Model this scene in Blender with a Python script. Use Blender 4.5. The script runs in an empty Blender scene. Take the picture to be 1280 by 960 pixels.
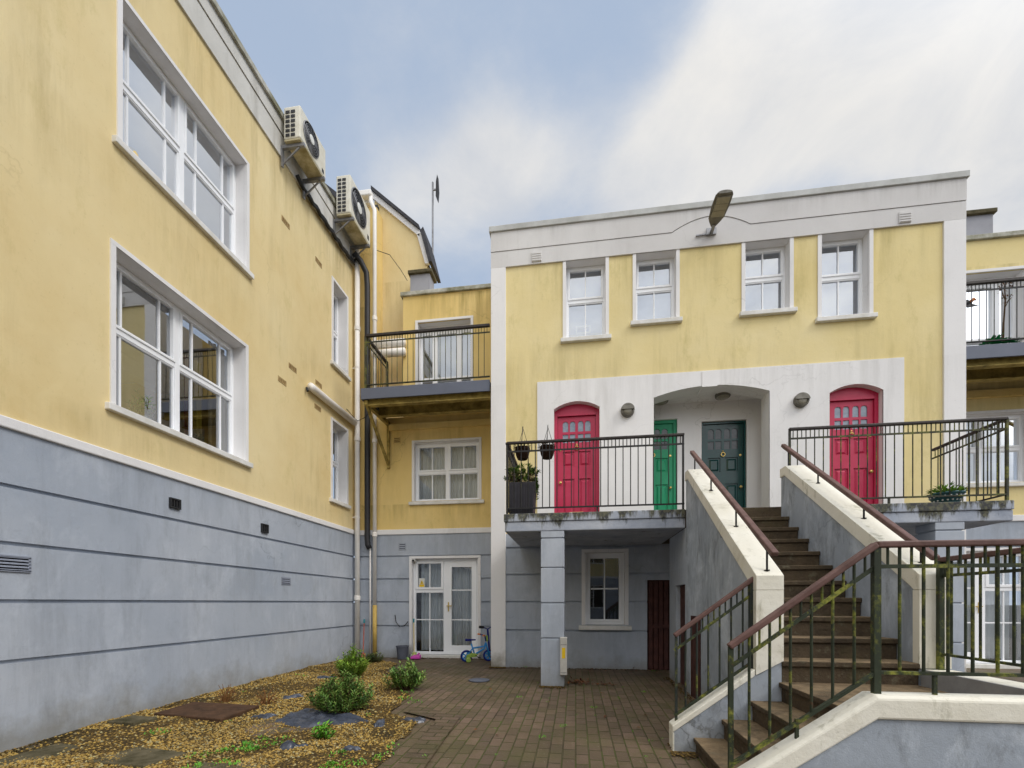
import bpy, bmesh, math, random
from mathutils import Vector, Matrix, noise as mnoise
random.seed(7)
R = math.radians
scene = bpy.context.scene
COL = scene.collection

# ------------------------------------------------------------------ materials
def lin(r, g, b, k=1.0):
    f = lambda c: ((c / 255 + 0.055) / 1.055) ** 2.4 if c / 255 > 0.04045 else c / 255 / 12.92
    return (f(r) * k, f(g) * k, f(b) * k, 1)

class NT:
    """small node-tree builder working on world position"""
    def __init__(s, name):
        s.m = bpy.data.materials.new(name); s.m.use_nodes = True
        s.t = s.m.node_tree; s.n = s.t.nodes; s.l = s.t.links
        s.b = s.n['Principled BSDF']
        s.pos = s.n.new('ShaderNodeNewGeometry').outputs['Position']
    def map(s, scale=(1, 1, 1), rot=(0, 0, 0), src=None, loc=(0, 0, 0)):
        m = s.n.new('ShaderNodeMapping'); m.inputs['Scale'].default_value = scale; m.inputs['Rotation'].default_value = rot
        m.inputs['Location'].default_value = loc
        s.l.new(src or s.pos, m.inputs[0]); return m.outputs[0]
    def noise(s, scale, detail=4, rough=.55, vec=None, dist=0):
        n = s.n.new('ShaderNodeTexNoise'); n.inputs['Scale'].default_value = scale; n.inputs['Detail'].default_value = detail
        n.inputs['Roughness'].default_value = rough; n.inputs['Distortion'].default_value = dist
        s.l.new(vec or s.pos, n.inputs['Vector']); return n.outputs['Fac']
    def ramp(s, fac, a, b, ca=(0, 0, 0, 1), cb=(1, 1, 1, 1)):
        r = s.n.new('ShaderNodeValToRGB'); e = r.color_ramp.elements
        e[0].position = a; e[1].position = b; e[0].color = ca; e[1].color = cb
        s.l.new(fac, r.inputs[0]); return r.outputs[0]
    def mix(s, fac, a, b, mode='MIX'):
        m = s.n.new('ShaderNodeMix'); m.data_type = 'RGBA'; m.blend_type = mode
        for sock, v in ((m.inputs['Factor'], fac), (m.inputs['A'], a), (m.inputs['B'], b)):
            if isinstance(v, (tuple, float, int)): sock.default_value = v
            else: s.l.new(v, sock)
        return m.outputs['Result']
    def math(s, op, a, b=0.0, clamp=False):
        m = s.n.new('ShaderNodeMath'); m.operation = op; m.use_clamp = clamp
        for sock, v in ((m.inputs[0], a), (m.inputs[1], b)):
            if isinstance(v, (float, int)): sock.default_value = v
            else: s.l.new(v, sock)
        return m.outputs[0]
    def z(s):
        x = s.n.new('ShaderNodeSeparateXYZ'); s.l.new(s.pos, x.inputs[0]); return x.outputs[2]
    def nz(s):
        g = s.n.new('ShaderNodeNewGeometry'); x = s.n.new('ShaderNodeSeparateXYZ'); s.l.new(g.outputs['Normal'], x.inputs[0]); return x.outputs[2]
    def bump(s, h, strength=.3, dist=.01, prev=None):
        b = s.n.new('ShaderNodeBump'); b.inputs['Strength'].default_value = strength; b.inputs['Distance'].default_value = dist
        s.l.new(h, b.inputs['Height'])
        if prev: s.l.new(prev, b.inputs['Normal'])
        return b.outputs[0]
    def done(s, col, rough=.8, nrm=None, metal=0, spec=.3):
        if isinstance(col, tuple): s.b.inputs['Base Color'].default_value = col
        else: s.l.new(col, s.b.inputs['Base Color'])
        if isinstance(rough, float): s.b.inputs['Roughness'].default_value = rough
        else: s.l.new(rough, s.b.inputs['Roughness'])
        s.b.inputs['Metallic'].default_value = metal
        s.b.inputs['Specular IOR Level'].default_value = spec
        if nrm: s.l.new(nrm, s.b.inputs['Normal'])
        return s.m

def scaled(c, k): return (c[0] * k, c[1] * k, c[2] * k, 1)

def render_paint(name, base, dark, light, dirt, dirt_amt=.5, blot=.5, trowel=.25, green=None, damp=0.0, wear=0.0, runs=(), crack=0.0):
    """painted sand-cement render: blotchy tone, rain streaks, fine trowel texture"""
    t = NT(name)
    big = t.noise(.55, 5, .6)
    col = t.mix(t.ramp(big, .3, .7), dark, light)
    mid = t.noise(2.6, 6, .65, dist=.4)
    col = t.mix(t.math('MULTIPLY', t.ramp(mid, .35, .75), blot), col, base)
    st = t.noise(1.0, 6, .7, vec=t.map((3.2, 3.2, .34)))
    st2 = t.noise(.8, 3, .5, vec=t.map((1, 1, .6), loc=(3, 7, 1)))
    f = t.math('MULTIPLY', t.ramp(st, .48, .8), t.ramp(st2, .42, .68))
    col = t.mix(t.math('MULTIPLY', f, dirt_amt), col, dirt)
    if green:
        g = t.math('MULTIPLY', t.ramp(t.noise(1.5, 7, .75, vec=t.map((1.6, 1.6, .7), loc=(9, 2, 4))), .56, .76), .45)
        col = t.mix(g, col, green)
    if wear:       # worn, washed-out patches and run marks
        wv = t.noise(1.7, 8, .74, vec=t.map((1.25, 1.25, .8), loc=(5, 1, 7)), dist=.5)
        col = t.mix(t.math('MULTIPLY', t.ramp(wv, .5, .66), wear), col, scaled(light, 1.28))
        wd = t.noise(2.3, 8, .76, vec=t.map((1.6, 1.6, .55), loc=(1, 8, 2)), dist=.5)
        col = t.mix(t.math('MULTIPLY', t.ramp(wd, .52, .7), wear), col, dirt)
    for z0, ln, amt, *soft in runs:       # water runs below copings and sills
        sn = t.noise(1.0, 7, .72, vec=t.map((6.5, 6.5, .5), loc=(z0, 2, 1)))
        zr = t.math('DIVIDE', t.math('SUBTRACT', z0, t.z()), ln)
        fade = t.math('MULTIPLY', t.ramp(zr, 0.0, soft[0] if soft else .02), t.ramp(zr, .05, 1.0, (1, 1, 1, 1), (0, 0, 0, 1)))
        big2 = t.ramp(t.noise(.9, 3, .5, vec=t.map((1, 1, .2), loc=(4, z0, 0))), .35, .62)
        ff_ = t.math('MULTIPLY', t.math('MULTIPLY', t.ramp(sn, .40, .70), fade), t.math('MULTIPLY', big2, amt))
        col = t.mix(ff_, col, dirt)
    if crack:
        v = t.n.new('ShaderNodeTexVoronoi'); v.feature = 'DISTANCE_TO_EDGE'; v.inputs['Scale'].default_value = .42
        wv = t.n.new('ShaderNodeVectorMath'); wv.operation = 'ADD'; nz_ = t.n.new('ShaderNodeTexNoise'); nz_.inputs['Scale'].default_value = 2.2; nz_.inputs['Detail'].default_value = 6
        t.l.new(t.pos, nz_.inputs['Vector']); sc_ = t.n.new('ShaderNodeVectorMath'); sc_.operation = 'SCALE'; sc_.inputs['Scale'].default_value = .9; t.l.new(nz_.outputs['Color'], sc_.inputs[0])
        t.l.new(t.pos, wv.inputs[0]); t.l.new(sc_.outputs[0], wv.inputs[1]); t.l.new(wv.outputs[0], v.inputs['Vector'])
        line = t.ramp(v.outputs['Distance'], .001, .0045, (1, 1, 1, 1), (0, 0, 0, 1))
        col = t.mix(t.math('MULTIPLY', t.math('MULTIPLY', line, t.ramp(t.noise(.7, 3, .5, vec=t.map(loc=(8, 3, 3))), .5, .62)), crack), col, scaled(dirt, .7))
    if damp:       # rising damp and splash marks above the ground
        h = t.math('SUBTRACT', t.math('MULTIPLY', t.noise(2.4, 6, .7), 1.25), t.math('MULTIPLY', t.z(), 1.5))
        col = t.mix(t.math('MULTIPLY', t.ramp(h, .12, .62), damp), col, lin(122, 114, 92))
    spk = t.ramp(t.noise(34, 3, .6), .62, .78)
    col = t.mix(t.math('MULTIPLY', spk, .16), col, scaled(dirt, .8))
    n = t.bump(t.noise(7, 7, .66, dist=.25), trowel, .02)
    n = t.bump(t.noise(120, 3, .65), .3, .005, n)
    return t.done(col, .85, n, spec=.2)

M = {}
M['yellow'] = render_paint('yellow_render', lin(231, 211, 160), lin(219, 194, 138), lin(236, 219, 174), lin(160, 140, 88), .6, .75, .2, lin(186, 170, 104), runs=((8.55, 1.3, .8), (6.06, 1.0, .5, .4), (3.23, .5, .5, .3)), crack=.22)
M['yellow_front'] = render_paint('yellow_front_render', lin(231, 213, 156), lin(220, 200, 138), lin(236, 220, 172), lin(158, 144, 90), .75, .65, .22, lin(172, 160, 92), runs=((7.38, 1.1, .62), (5.95, 1.3, .6, .5), (5.9, 3.2, .4, .4)), crack=.15)
M['yellow_deep'] = render_paint('yellow_deep_render', lin(229, 201, 130), lin(219, 188, 114), lin(234, 209, 146), lin(146, 126, 66), .7, .6, .2, lin(170, 150, 76), runs=((7.83, 1.3, .95), (5.0, 1.2, .5), (3.38, .5, .6)), crack=.4)
M['blue'] = render_paint('blue_render', lin(171, 178, 189), lin(158, 167, 180), lin(186, 191, 199), lin(122, 126, 132), .7, .65, .24, lin(150, 154, 156), damp=.55, wear=.3, runs=((2.72, .8, .45), (1.74, .6, .35), (.73, .5, .35)), crack=.5)
M['blue_dirty'] = render_paint('blue_stair_render', lin(160, 168, 179), lin(146, 155, 168), lin(180, 187, 196), lin(104, 106, 106), .8, .7, .3, lin(124, 128, 124), damp=.5, wear=.8, crack=.7)
M['white'] = render_paint('white_render', lin(234, 232, 231), lin(225, 223, 222), lin(240, 238, 237), lin(160, 157, 150), .5, .5, .12, damp=.8, runs=((8.03, .5, .5), (5.24, .8, .35)), crack=.3)
M['white_parapet'] = render_paint('parapet_white_render', lin(212, 209, 207), lin(200, 197, 195), lin(220, 218, 216), lin(146, 143, 136), .55, .6, .12, runs=((8.03, .35, .55),), crack=.15)
M['white_old'] = render_paint('weathered_white_render', lin(212, 209, 203), lin(192, 190, 183), lin(222, 220, 214), lin(128, 124, 112), .75, .5, .2, lin(170, 166, 148))

def cream_cap():
    t = NT('cream_coping_paint')
    col = t.mix(t.ramp(t.noise(1.6, 5), .3, .7), lin(226, 221, 205), lin(240, 237, 226))
    f = t.ramp(t.noise(3.0, 8, .78, dist=.5), .55, .72)
    col = t.mix(t.math('MULTIPLY', f, .5), col, lin(160, 152, 126))
    f = t.math('MULTIPLY', t.ramp(t.noise(5, 6, .7, vec=t.map((1.5, 1.5, .5))), .57, .70), .5)
    col = t.mix(f, col, lin(122, 120, 84))
    g = t.ramp(t.noise(46, 3, .7), .66, .76)
    col = t.mix(t.math('MULTIPLY', g, .4), col, lin(96, 92, 78))
    n = t.bump(t.noise(14, 5, .6), .25, .02); n = t.bump(t.noise(110, 2), .2, .005, n)
    return t.done(col, .8, n, spec=.25)
M['cream'] = cream_cap()

def slab_edge():
    t = NT('balcony_edge_paint_with_moss')
    col = t.mix(t.ramp(t.noise(2.2, 6, .65), .3, .7), lin(146, 154, 170), lin(190, 194, 202))
    drip = t.noise(1.0, 5, .72, vec=t.map((5.5, 5.5, 1.1), loc=(2, 0, 1)))
    up = t.math('MULTIPLY', t.math('SUBTRACT', t.z(), 2.26), 1.05)             # more growth towards the wet top edge
    f = t.ramp(t.math('ADD', drip, up), .60, .70)
    col = t.mix(t.math('MULTIPLY', f, .9), col, t.mix(t.ramp(t.noise(24, 4), .4, .6), lin(44, 42, 36), lin(92, 90, 62)))
    lich = t.ramp(t.noise(30, 4, .7), .6, .7)
    col = t.mix(t.math('MULTIPLY', lich, .35), col, lin(196, 198, 196))
    n = t.bump(t.noise(16, 6, .7), .5, .02)
    return t.done(col, .9, n, spec=.2)
M['slab_edge'] = slab_edge()

def simple(name, col, var=.12, rough=.6, metal=0, scale=6, bump=.08, spec=.35, col2=None):
    t = NT(name)
    c2 = col2 or scaled(col, 1 - 2.2 * var)
    c = t.mix(t.ramp(t.noise(scale, 5, .65), .35, .7), col, c2)
    n = t.bump(t.noise(scale * 9, 3), bump, .005)
    r = t.math('ADD', t.math('MULTIPLY', t.noise(scale * 2, 3), .25), rough - .12)
    return t.done(c, r, n, metal, spec)
M['upvc'] = simple('white_upvc', lin(247, 248, 250), .015, .35, 0, 3, .02, .5)
M['sill'] = simple('painted_sill', lin(230, 228, 224), .06, .7, 0, 5, .15, .25, lin(206, 203, 194))
M['gutterpipe'] = simple('white_plastic_pipe', lin(244, 240, 234), .04, .45, 0, 3, .03, .4, lin(232, 226, 218))
M['yellowpipe'] = simple('yellow_painted_pipe', lin(205, 172, 92), .15, .6, 0, 5)
M['blackpipe'] = simple('black_plastic_pipe', lin(46, 46, 48), .1, .5)
M['coping'] = simple('grey_coping', lin(196, 197, 195), .1, .75, 0, 2.5, .2, .2, lin(168, 168, 163))
M['mossy_coping'] = simple('mossy_coping', lin(196, 194, 184), .1, .85, 0, 3.5, .3, .2, lin(110, 108, 78))
M['roof'] = simple('dark_roof_tile', lin(76, 76, 80), .2, .85, 0, 6, .3, .2)
M['grey_steel'] = simple('grey_painted_fascia', lin(98, 104, 120), .06, .5, 0, 2, .05, .4)
M['under_deck'] = simple('rusty_deck_steel', lin(66, 62, 60), .2, .8, 0, 5, .3, .2, lin(40, 36, 34))
M['olive_steel'] = simple('weathered_yellow_steel', lin(176, 154, 86), .2, .75, 0, 6, .3, .25, lin(106, 92, 48))

def rail_metal(name, base, moss_amt, lo=.56):
    t = NT(name)
    col = t.mix(t.ramp(t.noise(7, 5), .35, .7), base, scaled(base, .55))
    f = t.ramp(t.noise(5.5, 6, .75, vec=t.map((1, 1, .8))), lo, lo + .12)
    col = t.mix(t.math('MULTIPLY', f, moss_amt), col, t.mix(t.ramp(t.noise(40, 3), .4, .6), lin(96, 104, 34), lin(150, 150, 60)))
    rf = t.ramp(t.noise(16, 5, .7), .63, .7)
    col = t.mix(t.math('MULTIPLY', rf, .5), col, lin(96, 58, 38))
    return t.done(col, .6, t.bump(t.noise(50, 4), .3, .004), spec=.35)
M['rail'] = rail_metal('dark_green_rail_paint', lin(50, 56, 52), .6, .53)
M['rail_moss'] = rail_metal('mossy_rail_paint', lin(52, 60, 44), .85, .50)
M['rail_dark'] = rail_metal('black_rail_paint', lin(44, 43, 44), .15)
M['rail_green'] = rail_metal('green_balcony_rail_paint', lin(58, 58, 46), .55, .5)
M['handrail'] = simple('brown_handrail', lin(112, 84, 78), .2, .55, 0, 9, .2, .35, lin(84, 60, 54))
M['handrail_black'] = simple('dark_handrail', lin(58, 51, 48), .2, .55, 0, 9, .2, .35)

M['red'] = simple('raspberry_door_paint', lin(184, 30, 70), .08, .38, 0, 2, .03, .45, lin(166, 24, 58))
M['green'] = simple('emerald_door_paint', lin(10, 150, 100), .08, .4, 0, 2, .03, .45, lin(8, 134, 88))
M['teal'] = simple('dark_teal_door_paint', lin(14, 68, 66), .1, .16, 0, 2, .02, .5, lin(10, 56, 56))
def door_paint(name, base, faded, rough):
    t = NT(name)
    c = t.mix(t.ramp(t.noise(2.2, 6, .7), .35, .7), base, faded)
    c = t.mix(t.math('MULTIPLY', t.ramp(t.noise(1.2, 7, .75, vec=t.map((5, 5, .7))), .55, .75), .35), c, scaled(base, .62))
    low = t.math('SUBTRACT', 1.0, t.math('MULTIPLY', t.math('SUBTRACT', t.z(), 2.5), 1.6))
    c = t.mix(t.math('MULTIPLY', t.ramp(t.math('ADD', low, t.math('SUBTRACT', t.noise(7, 5, .7), .5)), .35, 1.0), .5), c, scaled(base, .5))
    c = t.mix(t.math('MULTIPLY', t.ramp(t.noise(38, 4, .7), .66, .72), .35), c, scaled(faded, 1.3))
    r = t.math('ADD', t.math('MULTIPLY', t.noise(3, 5, .7), .35), rough - .12)
    return t.done(c, r, t.bump(t.noise(60, 3), .08, .004), spec=.45)
M['red'] = door_paint('raspberry_door_paint', lin(184, 30, 70), lin(194, 50, 86), .36)
M['green'] = door_paint('emerald_door_paint', lin(10, 150, 100), lin(40, 160, 116), .4)
M['brown_door'] = simple('brown_door_boards', lin(84, 50, 44), .25, .7, 0, 5, .3, .3)
M['brass'] = simple('brass', lin(226, 196, 120), .1, .3, .8, 6)
M['cream_plate'] = simple('cream_letter_plate', lin(236, 206, 130), .05, .35)
M['steel'] = simple('galvanised_steel', lin(150, 150, 152), .15, .5, .6, 9)
M['dark'] = simple('dark_plastic', lin(44, 44, 46), .1, .6)
M['fan'] = simple('fan_shadow_grey', lin(98, 96, 94), .15, .7)
M['void'] = simple('unlit_interior', lin(26, 24, 24), .05, .95)
M['ac'] = simple('ac_casing', lin(226, 222, 208), .04, .5, 0, 4, .05, .4, lin(206, 200, 180))
M['ac_under'] = simple('ac_base_stained', lin(206, 196, 164), .15, .7, 0, 6, .1, .3, lin(150, 138, 100))
M['lamp_body'] = simple('lamp_body', lin(112, 108, 98), .15, .5, 0, 8, .1, .4, lin(82, 78, 68))
M['lamp_glass'] = simple('lamp_diffuser', lin(150, 144, 128), .12, .3, 0, 14, .05, .5)
M['concrete'] = simple('grey_concrete', lin(158, 158, 160), .12, .85, 0, 4, .3, .2)
M['chim'] = simple('grey_chimney_render', lin(160, 160, 166), .06, .85, 0, 3, .2, .2)
M['moss_dark'] = simple('mossy_concrete', lin(104, 96, 76), .2, .95, 0, 7, .6, .15, lin(60, 56, 36))
M['planter'] = simple('charcoal_planter', lin(62, 60, 66), .1, .6, 0, 4, .1, .3)
M['basket'] = simple('wicker_basket', lin(64, 46, 36), .25, .9, 0, 30, .6, .1)
M['black_sheet'] = simple('weed_membrane_plastic', lin(74, 80, 94), .15, .3, 0, 8, .15, .5, lin(40, 44, 54))
M['rust'] = simple('rusty_plate', lin(90, 66, 48), .18, .85, 0, 7, .4, .2, lin(62, 46, 34))
M['dry'] = simple('dry_stems', lin(140, 100, 62), .25, .9, 0, 30, .2, .1)
M['bark'] = simple('shrub_bark', lin(96, 78, 58), .2, .9, 0, 30, .3, .1)
M['pink'] = simple('pink_plastic', lin(206, 76, 176), .05, .4)
M['tealp'] = simple('teal_plastic', lin(20, 130, 140), .05, .4)
M['redp'] = simple('red_stick', lin(176, 92, 76), .1, .6)
M['woodstick'] = simple('pale_wood_stick', lin(214, 196, 140), .1, .6)
M['bluep'] = simple('bright_blue_paint', lin(38, 142, 214), .05, .35, 0, 4, .02, .5)
M['navy'] = simple('navy_plastic', lin(24, 34, 120), .06, .5)
M['orange'] = simple('orange_grip', lin(226, 140, 78), .06, .5)
M['limep'] = simple('lime_guard', lin(176, 196, 96), .1, .5, 0, 20, .02, .4, lin(110, 150, 60))
M['whitep'] = simple('white_plastic', lin(226, 226, 220), .05, .5)
M['yellow_sign'] = simple('yellow_sticker', lin(236, 196, 40), .04, .5)
M['tarp'] = simple('green_plastic_leaves', lin(24, 150, 84), .12, .6, 0, 12, .1, .4, lin(12, 108, 62))
M['bowl'] = simple('teal_glazed_bowl', lin(60, 104, 112), .1, .4, 0, 5, .05, .5)
M['mortar_box'] = simple('meter_box', lin(206, 202, 194), .1, .6, 0, 5, .05, .3)
M['tan_dark'] = simple('dark_vent_gap', lin(128, 104, 62), .1, .9)
M['grille_dark'] = simple('blue_vent_gap', lin(92, 96, 108), .1, .9)
M['grille'] = simple('blue_grille', lin(150, 156, 170), .08, .7)
M['tan_grille'] = simple('tan_grille', lin(186, 160, 112), .15, .8, 0, 9, .2, .2, lin(140, 112, 76))

def leafmat(name, a, b, dark):
    t = NT(name)
    oi = t.n.new('ShaderNodeNewGeometry').outputs['Random Per Island']
    col = t.mix(t.ramp(oi, .1, .9), a, b)
    col = t.mix(t.ramp(t.noise(9, 3), .4, .65), col, dark)
    t.done(col, .5, None, spec=.3)
    t.b.inputs['Transmission Weight'].default_value = 0
    return t.m
M['leaf_lime'] = leafmat('fresh_green_leaves', lin(124, 164, 48), lin(164, 192, 78), lin(78, 120, 38))
M['leaf_mid'] = leafmat('mid_green_leaves', lin(92, 136, 52), lin(150, 170, 84), lin(60, 96, 42))
M['leaf_dark'] = leafmat('dark_green_leaves', lin(78, 104, 50), lin(124, 138, 72), lin(48, 68, 34))
M['leaf_bright'] = leafmat('bright_weed_leaves', lin(96, 160, 40), lin(130, 186, 60), lin(70, 130, 34))
M['leaf_dead'] = leafmat('fallen_leaf', lin(110, 66, 38), lin(150, 100, 54), lin(70, 40, 28))
def stone_mat():
    t = NT('yellow_gravel_stone'); oi = t.n.new('ShaderNodeNewGeometry').outputs['Random Per Island']
    r = t.n.new('ShaderNodeValToRGB'); e = r.color_ramp.elements; e[0].color = lin(78, 66, 42); e[0].position = 0; e[1].color = lin(188, 176, 126); e[1].position = 1
    for p_, c_ in ((.25, lin(130, 104, 54)), (.5, lin(164, 134, 68)), (.75, lin(186, 154, 80)), (.9, lin(142, 130, 98))): x = e.new(p_); x.color = c_
    t.l.new(oi, r.inputs[0]); c = t.mix(t.math('MULTIPLY', t.ramp(t.noise(1.6, 5, .65), .48, .68), .45), r.outputs[0], lin(84, 68, 38))
    return t.done(c, .75, None, spec=.25)
M['stone'] = stone_mat()

def glass(name, base_refl=.10, tint=(.78, .82, .86, 1), fmul=1.0):
    m = bpy.data.materials.new(name); m.use_nodes = True; n = m.node_tree.nodes; l = m.node_tree.links
    n.remove(n['Principled BSDF']); out = n['Material Output']
    tr = n.new('ShaderNodeBsdfTransparent'); tr.inputs[0].default_value = tint
    gl = n.new('ShaderNodeBsdfGlossy'); gl.inputs['Roughness'].default_value = .015; gl.inputs[0].default_value = (.93, .96, 1, 1)
    fr = n.new('ShaderNodeFresnel'); fr.inputs[0].default_value = 1.5
    nz = n.new('ShaderNodeTexNoise'); nz.inputs['Scale'].default_value = 1.1
    g = n.new('ShaderNodeNewGeometry'); l.new(g.outputs['Position'], nz.inputs['Vector'])
    bp = n.new('ShaderNodeBump'); bp.inputs['Strength'].default_value = .06; bp.inputs['Distance'].default_value = .02
    l.new(nz.outputs['Fac'], bp.inputs['Height']); l.new(bp.outputs[0], gl.inputs['Normal'])
    a = n.new('ShaderNodeMath'); a.operation = 'MULTIPLY_ADD'; l.new(fr.outputs[0], a.inputs[0])
    a.inputs[1].default_value = fmul; a.inputs[2].default_value = base_refl; a.use_clamp = True
    mx = n.new('ShaderNodeMixShader'); l.new(a.outputs[0], mx.inputs[0]); l.new(tr.outputs[0], mx.inputs[1]); l.new(gl.outputs[0], mx.inputs[2])
    l.new(mx.outputs[0], out.inputs[0]); return m
M['glass'] = glass('window_glass', .07, fmul=1.0)
M['glass_sky'] = glass('upper_window_glass', .26, fmul=1.3)
M['glass_door'] = simple('obscured_door_glass', lin(150, 162, 176), .1, .12, 0, 12, .05, .6, lin(120, 132, 148))

def cloth(name, col, rough=.9):
    t = NT(name)
    c = t.mix(t.ramp(t.noise(3, 3), .3, .7), col, scaled(col, .86))
    return t.done(c, rough, None, spec=.1)
M['blind'] = cloth('pale_roller_blind', lin(222, 228, 238))
M['curtain'] = cloth('white_net_curtain', lin(244, 244, 240))
M['curtain_cream'] = cloth('cream_curtain', lin(206, 190, 150))
M['curtain_yellow'] = cloth('yellow_curtain', lin(204, 176, 60))
M['curtain_red'] = cloth('dark_red_curtain', lin(120, 40, 48))
M['room'] = cloth('ochre_room_wall', lin(226, 198, 124))
M['ceiling'] = cloth('white_room_ceiling', lin(232, 230, 226))

M['glass_high'] = glass('high_window_glass', .5, fmul=1.3)
M['glass_room'] = glass('left_room_glass', .30, fmul=1.3)
M['glass_dark'] = simple('dark_door_glass', lin(58, 66, 70), .1, .08, 0, 12, .03, .6, lin(40, 46, 50))

def brick_paving(name, rot, tone=1.0):
    t = NT(name)
    mp = t.map((1, 1, 1), rot)
    b = t.n.new('ShaderNodeTexBrick'); t.l.new(mp, b.inputs['Vector'])
    b.inputs['Scale'].default_value = 1.0; b.inputs['Brick Width'].default_value = .215; b.inputs['Row Height'].default_value = .108
    b.inputs['Mortar Size'].default_value = .006; b.inputs['Mortar Smooth'].default_value = .3; b.inputs['Bias'].default_value = 0
    b.offset = .5
    b.inputs['Color1'].default_value = lin(122, 101, 86, tone); b.inputs['Color2'].default_value = lin(92, 78, 65, tone); b.inputs['Mortar'].default_value = lin(54, 48, 32, tone)
    col = t.mix(t.math('MULTIPLY', t.ramp(t.noise(.9, 5, .6), .38, .64), .65), b.outputs['Color'], lin(94, 82, 58, tone))
    col = t.mix(t.math('MULTIPLY', t.ramp(t.noise(1.6, 6, .7, vec=t.map((1, 1, 1), loc=(4, 9, 0))), .5, .68), .5), col, lin(88, 80, 48, tone))
    col = t.mix(t.math('MULTIPLY', t.ramp(t.noise(28, 4, .7), .5, .75), .3), col, lin(58, 48, 40, tone))
    col = t.mix(t.math('MULTIPLY', t.math('SUBTRACT', 1.0, b.outputs['Fac']) if False else b.outputs['Fac'], t.ramp(t.noise(2.2, 5, .7), .42, .56)), col, lin(78, 86, 38, tone))
    col = t.mix(t.math('MULTIPLY', t.ramp(t.noise(1.1, 8, .74, vec=t.map(loc=(7, 5, 0)), dist=.4), .5, .64), .5), col, lin(86, 84, 50, tone))
    col = t.mix(t.math('MULTIPLY', t.ramp(t.noise(.5, 4, .6, vec=t.map(loc=(3, 3, 0))), .5, .72), .5), col, lin(58, 50, 38, tone))
    lich = t.math('MULTIPLY', t.ramp(t.noise(60, 2, .5), .7, .74), .5)
    col = t.mix(lich, col, lin(170, 166, 150, tone))
    h = t.math('MULTIPLY', b.outputs['Fac'], -1.0)
    n = t.bump(h, 1.0, .016); n = t.bump(b.outputs['Color'], .35, .02, n); n = t.bump(t.noise(30, 6, .75), .5, .01, n)
    r = t.math('ADD', t.math('MULTIPLY', t.noise(2, 4), .5), .38)
    return t.done(col, r, n, spec=.3)
M['paving'] = brick_paving('brick_pavers', (0, 0, R(90)))
M['kerb'] = brick_paving('brick_edge_course', (0, 0, 0), .85)

def soil():
    t = NT('gravel_and_soil')
    v = t.n.new('ShaderNodeTexVoronoi'); v.inputs['Scale'].default_value = 42; t.l.new(t.pos, v.inputs['Vector'])
    c = t.mix(t.ramp(v.outputs['Distance'], .1, .6), lin(138, 112, 58), lin(68, 54, 32))
    c = t.mix(t.math('MULTIPLY', t.ramp(t.noise(1.8, 5), .52, .66), .8), c, lin(56, 50, 32))
    n = t.bump(v.outputs['Distance'], .9, .02)
    return t.done(c, .9, n, spec=.2)
M['soil'] = soil()
M['ground'] = simple('distant_asphalt', lin(84, 82, 78), .15, .95, 0, .6, .2, .15)

def step_mat():
    t = NT('stained_concrete_steps')
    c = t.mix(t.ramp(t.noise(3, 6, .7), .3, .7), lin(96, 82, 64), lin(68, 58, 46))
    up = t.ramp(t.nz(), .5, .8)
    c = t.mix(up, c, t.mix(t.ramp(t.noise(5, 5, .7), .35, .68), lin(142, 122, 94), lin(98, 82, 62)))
    c = t.mix(t.math('MULTIPLY', t.ramp(t.noise(6, 6, .75, vec=t.map((1, 1, .5))), .55, .68), .65), c, lin(44, 38, 30))
    c = t.mix(t.math('MULTIPLY', t.ramp(t.noise(10, 5, .7), .58, .68), .5), c, lin(120, 116, 96))
    c = t.mix(t.math('MULTIPLY', t.ramp(t.noise(2.6, 7, .75, vec=t.map(loc=(6, 1, 0))), .54, .68), .45), c, lin(82, 78, 44))
    c = t.mix(t.math('MULTIPLY', t.ramp(t.noise(1.9, 8, .78, vec=t.map((1, 1, 2), loc=(2, 4, 6)), dist=.4), .5, .66), .7), c, lin(50, 44, 36))
    n = t.bump(t.noise(22, 6, .7), .7, .02)
    return t.done(c, .85, n, spec=.25)
M['step'] = step_mat()

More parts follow.
